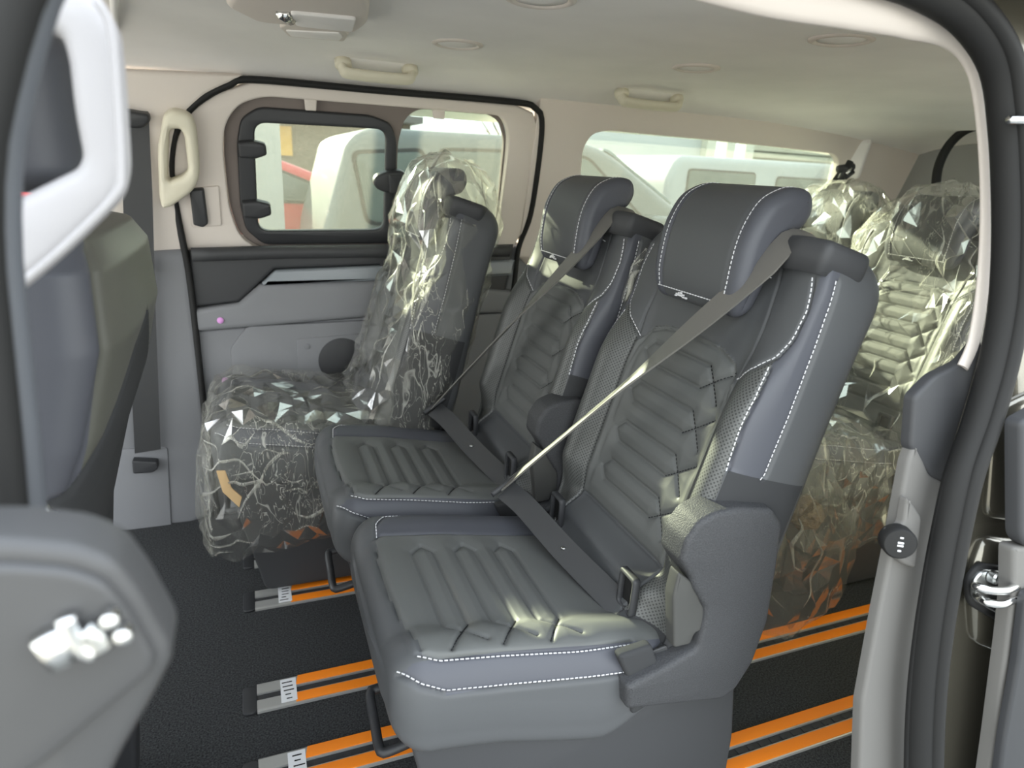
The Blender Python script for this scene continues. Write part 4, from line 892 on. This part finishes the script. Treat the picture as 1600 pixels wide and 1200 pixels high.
P = resample(spline([npt(x, y, h_) for x, y, h_ in ((1526, 930, .046), (1540, 940, .07), (1565, 944, .076), (1588, 934, .07), (1600, 930, .046))], 30), 30); sub(tube('striker_loop', P, .0055, CHROME, n=10), body)
sub(lathe('striker_bolt', [(.009, -.004), (.009, .004), (.006, .006), (.003, .003)], npt(1553, 902, .05), NP.n, STEEL, n=12), body)
# edge of the sliding door pushed back at the right
se = empty('sliding_door_edge', npt(1640, 1200, .09)); tag(se, 'grey and black edge of the open sliding door at the right border', 'door edge')
sub(npl('grey_trim', [(1585, 855), (1700, 850), (1700, 1400), (1520, 1400), (1556, 1150), (1576, 1000), (1584, 930)], .02, GREY_LIGHT, .075, .006, .01), se)
sub(npl('dark_trim', [(1596, 660), (1700, 600), (1700, 860), (1606, 856), (1596, 840)], .02, DARK_TRIM, .08, .006, .01), se)
sub(npl('black_panel', [(1606, 930), (1700, 900), (1700, 1400), (1540, 1400), (1570, 1160), (1592, 1040)], .012, BLACK_PL, .09, .005, .01), se)
sub(tube('guide_pin', [npt(1577, 187, .06), npt(1640, 188, .06)], [.0045, .006], CHROME, n=10), se)
# near rear quarter wall (closes the cabin behind the pillar)
wn = plate('wall_near', NP, [(1.02, .0), (2.56, .0), (2.56, 1.33), (1.02, 1.33)], .03, CREAM, bev=.004, holes=[fillet([(1.25, .9), (2.3, .9), (2.3, 1.27), (1.25, 1.27)], .05)], back=-.03); wn.location.y = .07; tag(wn, 'near rear quarter wall hidden behind the doorway pillar', 'wall', kind='structure')

# front pillar of the opening, with the pale loop handle
bp = empty('trim_7', npt(20, 1200)); tag(bp, 'dark rubber seal down the left edge of the open doorway', 'door seal', kind='structure')
sl = [(120, -140), (58, -20), (22, 100), (-4, 230), (-6, 380), (8, 520), (24, 660), (38, 800), (52, 960), (60, 1100), (66, 1300)]
P = resample(spline([onY(x, y, .40) for x, y in sl] + [np.array([onY(66, 1300, .40)[0], .40, .03])], 60), 60); sub(tube('seal_bulb', P, .011, mat('grey_seal', (.075, .08, .09, 1), .5, .4), n=14), bp)
P = resample(spline([onY(x - 34, y, .385) for x, y in sl] + [np.array([onY(32, 1300, .385)[0], .385, .03])], 60), 60); sub(tube('seal_lip', P, .012, RUBBER, n=12), bp)
PB = Frame((0, .455, 0), (1, 0, 0), (0, 0, 1), (0, -1, 0))
rb_ = [PB.uv(x - 30, y) for x, y in sl[1:]]; sub(plate('pillar_body', PB, rb_ + [(rb_[-1][0], .02), (-.34, .02), (-.34, 1.36)], .03, DARK_TRIM, bev=.006, back=-.03), bp)
HF = Frame((0, .46, 0), (1, 0, 0), (0, 0, 1), (0, -1, 0))
outer = [(60, -60), (140, -20), (176, 36), (186, 130), (194, 268), (184, 312), (100, 396), (16, 468), (-90, 540), (-90, -60)]
hole_ = [(30, 34), (92, 50), (104, 90), (113, 170), (127, 244), (118, 264), (0, 322), (-40, 340), (-40, 60)]
hh = empty('grab_handle', onY(40, 470, .46)); tag(hh, 'large out of focus white loop handle at upper left', 'grab handle')
sub(plate('loop', HF, fillet(HF.uvs(outer), .02, 8), .030, WHITE_TRIM, bev=.008, holes=[fillet(HF.uvs(hole_), .01, 6)], back=-.03), hh)
P = resample(spline([onY(x, y, .445) for x, y in [(150, 0), (172, 40), (181, 130), (188, 262), (178, 306), (95, 390), (12, 460)]], 50), 50); sub(tube('edge_bead', P, .0024, WHITE_TRIM, n=8), hh)

# ------------------------------------------------------------------ front seat seen past the pillar
fs = empty('passenger_seat', (-.30, .96, 0)); tag(fs, 'front seat back in grey leather and black fabric at far left', 'seat')
zr = np.array([.02, .30, .45, .62, .76, .85, .95, 1.03, 1.06, 1.075]); xr = np.array([-.30, -.275, -.255, -.232, -.192, -.158, -.133, -.137, -.155, -.20])
wz = np.interp(zr, [0, .5, .9, 1.03, 1.06, 1.075], [.235, .24, .235, .215, .18, .10]); thk = np.interp(zr, [0, .6, .95, 1.04, 1.075], [.10, .13, .15, .13, .06])
ZZ = np.concatenate([np.linspace(.02, 1.0, 240), 1.0 + .075 * np.sin(np.linspace(.05, math.pi / 2, 30))]); G = []; LP = 320
for z in ZZ:
    xb, hw, th_ = np.interp(z, zr, xr), np.interp(z, zr, wz), np.interp(z, zr, thk)
    G.append([(xb - th_ / 2 + d, .96 + u, z) for u, d in resample(superloop(hw, th_ / 2, th_ / 2, LP, 3.6), LP, True)])
P = np.array(G); ang = np.linspace(0, 2 * math.pi, LP, endpoint=False)
GAa, GZ = np.meshgrid(ang, ZZ)
# camera-side flank sits at angle ~3pi/2, rear face at 0
seam_r = [(6.28, .95), (5.8, .92), (5.4, .86), (5.05, .80), (4.3, .79)]
seam_s = [(5.12, 1.05), (5.12, .95), (5.08, .85), (5.05, .80)]
ds = np.minimum(polydist(GAa * .1, GZ, [(a * .1, z) for a, z in seam_r]), polydist(GAa * .1, GZ, [(a * .1, z) for a, z in seam_s]))
S = np.cross(np.gradient(P, axis=1), np.gradient(P, axis=0)); S /= np.linalg.norm(S, axis=2)[..., None] + 1e-9
if S[120, 0, 0] < 0: S = -S
P = P - S * (.004 * np.exp(-(ds / .004) ** 2))[..., None]
F = np.array(grid_faces(len(ZZ), LP, True)).reshape(len(ZZ) - 1, LP, 4); za = (ang + math.pi / LP)[None, :] + 0 * ZZ[:-1, None]; zz = ZZ[:-1, None] + 0 * za
low = np.interp(za, [0, 1.2, 4.3, 5.05, 5.4, 5.8, 6.3], [.95, .80, .79, .80, .86, .92, .95]); zone = np.where(zz < low, 2, np.where((za > 4.2) & (za < 5.10), 1, 3))
for zid, nm, m in ((1, 'side_panel', LEATHER), (2, 'lower_back', FABRIC), (3, 'upper_back', mat('olive_leather', (.085, .085, .072, 1), .45, .45, bscale=420, bstr=.14, bdist=.0005))):
    sel = F[zone == zid].reshape(-1, 4); used, inv = np.unique(sel, return_inverse=True); sub(obj(nm, P.reshape(-1, 3)[used], [tuple(q) for q in inv.reshape(sel.shape)], m), fs)
G = []
for z in np.concatenate([1.10 + .03 * np.linspace(0, 1, 8), np.linspace(1.135, 1.23, 10), 1.23 + .05 * np.sin(np.linspace(.1, math.pi / 2, 12))]):
    k = math.sqrt(max(.0004, 1 - max(0, (1.13 - z) / .032) ** 2)) if z < 1.13 else math.sqrt(max(.0004, 1 - max(0, (z - 1.23) / .0502) ** 2))
    G.append([(-.225 + d * k * 1.0, .96 + u * (.35 + .65 * k), z) for u, d in superloop(.14, .07, .07, 60, 3)])
sub(obj('headrest', np.array(G).reshape(-1, 3), grid_faces(len(G), 60, True) + [tuple(range(60)), tuple(range(len(G) * 60 - 60, len(G) * 60))], LEATHER), fs)
for y in (.90, 1.02): sub(tube('headrest_post', [(-.24, y, 1.03), (-.245, y, 1.13)], .006, CHROME), fs)
sub(tube('recline_pivot', [onY(62, 800, .73), onY(80, 792, .73)], .012, STEEL), fs)
sub(plate('seat_pedestal', Frame((0, .75, 0), (1, 0, 0), (0, 0, 1), (0, -1, 0)), fillet([(-.72, .0), (-.27, .0), (-.24, .30), (-.70, .34)], .03), .05, BLACK_PL, bev=.01, back=-.40), fs)
sub(plate('cushion', Frame((0, .73, 0), (1, 0, 0), (0, 0, 1), (0, -1, 0)), fillet([(-.85, .33), (-.26, .30), (-.25, .42), (-.85, .48)], .05), .04, LEATHER_D, bev=.02, back=-.46), fs)

# ------------------------------------------------------------------ out of focus door edge in the foreground
dl = empty('front_door_edge', (-.12, .30, .2)); tag(dl, 'blurred dark grey plastic door edge with chrome studs at lower left', 'door edge')
DF = Frame((0, .27, 0), (1, 0, 0), (0, 0, 1), (0, -1, 0))
o1 = DF.uvs([(-140, 872), (0, 868), (110, 878), (172, 902), (214, 955), (262, 1038), (264, 1062), (240, 1110), (180, 1215), (140, 1300)])
o1 = o1 + [(o1[-1][0] - .01, .25), (o1[0][0], .25)]
GM = mat('satin_grey_plastic', (.052, .052, .053, 1), .45, .45)
sub(plate('shell', DF, fillet(o1, .006), .03, GM, bev=.006, back=-.04), dl)
o2 = DF.uvs([(-140, 905), (0, 898), (100, 905), (160, 925), (200, 975), (238, 1040), (236, 1062), (130, 1150), (60, 1210), (-140, 1330)])
sub(plate('inner_panel', DF, fillet(o2, .006), .006, GM, bev=.003, back=-.011), dl)
def dpt(x, y, h_=.0): return DF.to(*DF.uv(x, y), h_)
sub(tube('chrome_bar', [dpt(72, 990), dpt(100, 1030)], .0065, CHROME, n=14), dl)
sub(tube('latch_claw', resample(spline([dpt(102, 965), dpt(112, 990), dpt(128, 1012), dpt(148, 1020)], 20), 20), .004, CHROME, n=10), dl)
sub(tube('latch_claw', resample(spline([dpt(132, 985), dpt(146, 992), dpt(160, 1010)], 20), 20), .0045, STEEL, n=10), dl)
for x, y in ((173, 966), (193, 990)): sub(lathe('stud', [(.0035, -.002), (.0035, .003), (.002, .0045), (.0005, .005)], dpt(x, y), (0, -1, 0), CHROME, n=14), dl)

# outer roof skin
sec2 = spline([(.475, 1.375), (.50, 1.42), (.60, 1.462), (.95, 1.49), (1.32, 1.498), (1.75, 1.488), (2.05, 1.462), (2.16, 1.44)], 40); n2 = len(sec2)
rv = [(x, y, z) for x in (-1.45, 0, 1.3, 2.68) for y, z in sec2]; rv += [(x, y, z - .012) for x, y, z in rv]
tag(obj('roof', rv, grid_faces(4, n2) + [tuple(i + 4 * n2 for i in reversed(q)) for q in grid_faces(4, n2)], PAINT), 'dark painted van roof above the headliner', 'roof', kind='structure')
# ------------------------------------------------------------------ outside
tag(obj('ground', [(-40, -20, -.62), (60, -20, -.62), (60, 60, -.62), (-40, 60, -.62)], [(0, 1, 2, 3)], mat('asphalt', (.22, .22, .21, 1), .9, .2, nscale=30, namp=.2), smooth=False), 'grey asphalt yard outside', 'ground', kind='structure')
SILVER = mat('silver_paint', (.10, .11, .105, 1), .4, .4, coat=.15); REDP = mat('red_paint', (.40, .012, .015, 1), .4, .4, coat=.15); WHITEP = mat('white_paint', (.28, .295, .30, 1), .4, .4, coat=.15)
CARGLASS = mat('car_glass', (.075, .095, .088, 1), .3, .35); TYRE = mat('tyre_rubber', (.02, .02, .02, 1), .8, .2)
def vehicle(name, label, prof, Y0, W, m, wins, shield=None, wheels=(), mirror_at=None):
    e = empty(name, (np.mean([p[0] for p in prof]), Y0 + W / 2, -.62)); tag(e, label, 'car' if 'car' in name else 'van')
    fr_ = Frame((0, Y0, 0), (1, 0, 0), (0, 0, 1), (0, -1, 0))
    sub(plate('body', fr_, fillet(prof, .12, 5), W, m, bev=.10, back=-W), e)
    for wn_ in wins:
        f_ = sub(plate('window_seal', fr_, fillet(inset(np.array(wn_) if _area(wn_) > 0 else np.array(wn_)[::-1], -.025), .06), .02, RUBBER, bev=.005, back=-.012), e)
        plate('window_glass', fr_, fillet(wn_, .05), .02, CARGLASS, f_, bev=.005, back=-.006)
    if shield:
        (x0, z0), (x1, z1) = shield; d = np.array([x1 - x0, 0, z1 - z0]); L = np.linalg.norm(d); d /= L; n_v = np.array([-d[2], 0, d[0]])
        if n_v[2] < 0: n_v = -n_v
        sf = Frame((x0, Y0, z0), (0, 1, 0), d, n_v)
        sub(plate('windscreen', sf, fillet([(.14, .04), (W - .14, .04), (W - .10, L - .04), (.10, L - .04)], .08), .02, mat('windscreen_glass', (.13, .165, .16, 1), .25, .4), bev=.005, back=-.004), e)
    for x in wheels:
        sub(lathe('wheel', [(.20, -.02), (.33, -.01), (.34, .08), (.33, .2), (.1, .22)], (x, Y0 + .02, -.29), (0, 1, 0), TYRE, n=28), e)
    if mirror_at: sub(plate('mirror', fr_, fillet([(mirror_at[0] - .12, mirror_at[1] - .08), (mirror_at[0] + .12, mirror_at[1] - .08), (mirror_at[0] + .1, mirror_at[1] + .1), (mirror_at[0] - .1, mirror_at[1] + .1)], .05), .2, m, bev=.04), e)
    return e
vehicle('people_van', 'pale silver people carrier parked alongside the far door', [(.42, -.38), (.42, .62), (.52, .95), (.62, 1.30), (.76, 1.375), (2.25, 1.40), (2.55, 1.33), (3.25, .92), (4.15, .74), (4.5, .45), (4.5, -.38)], 4.55, 1.85, SILVER,
        [[(.74, .78), (.66, 1.20), (1.10, 1.24), (1.22, .74)], [(1.32, .74), (1.24, 1.25), (1.95, 1.28), (1.95, .74)], [(2.05, .74), (2.05, 1.28), (2.35, 1.26), (2.92, .80), (2.9, .74)]], ((3.28, .93), (2.52, 1.36)), (1.0, 3.7), (2.95, .78))
vehicle('red_car', 'red car seen through the pop-out window', [(-3.2, -.35), (-3.1, .3), (-2.2, .55), (-1.6, 1.08), (-.3, 1.20), (.25, 1.15), (.75, .98), (.95, .5), (.9, -.35)], 6.6, 1.75, REDP, [[(-.2, .78), (-.2, 1.08), (.2, 1.06), (.58, .92), (.60, .78)], [(-1.3, .78), (-1.1, 1.0), (-.35, 1.06), (-.35, .78)]], None, (-2.4, .2))
vehicle('white_van', 'white panel van behind the silver people carrier', [(5.0, -.38), (5.0, 1.2), (5.15, 1.46), (9.6, 1.50), (10.4, .8), (11.2, .5), (11.2, -.38)], 7.4, 1.9, WHITEP, [[(5.3, .75), (5.3, 1.28), (6.35, 1.28), (6.35, .75)], [(6.75, .70), (6.75, 1.25), (8.9, 1.25), (8.9, .70)]], None, (5.9, 10))
wb = empty('white_building', (11, 14.5, -.62)); tag(wb, 'white building with ribbed cladding beyond the parked vans', 'building')
sub(MB().box((8.8, 15, 1.2), (4.6, .4, 3.6)).build('white_wall', mat('white_render', (.50, .51, .49, 1), .9, .2)), wb)
for x in (6.6, 11.0, 11.6, 12.2): sub(MB().box((x, 14.7, 1.2), (.28, .3, 3.6)).build('post', mat('post_paint', (.62, .60, .50, 1), .7, .3)), wb)
CLAD = mat('ribbed_cladding', (.46, .43, .34, 1), .6, .3)
for k in range(16): sub(MB().box((19.5, 14.75, .2 + k * .17), (14.2, .10, .125)).build('cladding_slat', CLAD), wb)
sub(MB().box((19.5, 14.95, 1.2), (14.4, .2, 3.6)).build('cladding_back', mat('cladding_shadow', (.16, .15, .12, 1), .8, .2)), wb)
yb = empty('yellow_building', (-1.0, 13, -.62)); tag(yb, 'low brown building with yellow sign board beyond the red car', 'building')
sub(MB().box((-.2, 13.6, .75), (6.4, .6, 2.75)).build('wall', mat('brown_wall', (.15, .13, .095, 1), .9, .2, nscale=12, namp=.12)), yb)
sub(MB().box((-.15, 13.25, 1.45), (1.9, .08, .5)).build('sign_board', mat('yellow_board', (.55, .33, .06, 1), .6, .3)), yb)
sub(MB().box((-.2, 13.2, 1.95), (6.6, 1.0, .12)).build('roof_edge', GREY_LIGHT), yb)
pp = empty('reflection_stand_in', (.04, 3.6, -.62)); tag(pp, 'pale upright added outside the pop-out window in place of a sash reflection', 'post')  # added upright that stands in for a pale reflection on the sash
sub(MB().box(onY(420, 270, 3.6), (.12, .12, 3.6)).build('shaft', WHITEP), pp); sub(MB().box((onY(420, 270, 3.6)[0], 3.6, -.6), (.3, .3, .04)).build('foot_plate', STEEL), pp)
tr_ = empty('bare_tree', (6.6, 17, -.62)); tag(tr_, 'leafless tree against the pale sky in the fixed window', 'tree'); BARK = mat('bark', (.16, .13, .09, 1), .9, .1)
sub(tube('trunk', [(6.6, 17, -.62), (6.65, 17, 1.2), (6.6, 17, 2.4)], [.16, .11, .07], BARK), tr_)
for k in range(16):
    a = random.uniform(-1, 1); z0 = random.uniform(1.0, 2.3); x_ = 6.6 + a * random.uniform(.9, 2.0)
    sub(tube('branch', resample(spline([(6.62, 17, z0), (6.6 + (x_ - 6.6) * .45, 17 + random.uniform(-.4, .4), z0 + .7), (x_, 17 + random.uniform(-.8, .8), z0 + random.uniform(1.1, 2.2))], 12), 12), np.linspace(.045, .012, 12), BARK, n=6), tr_)
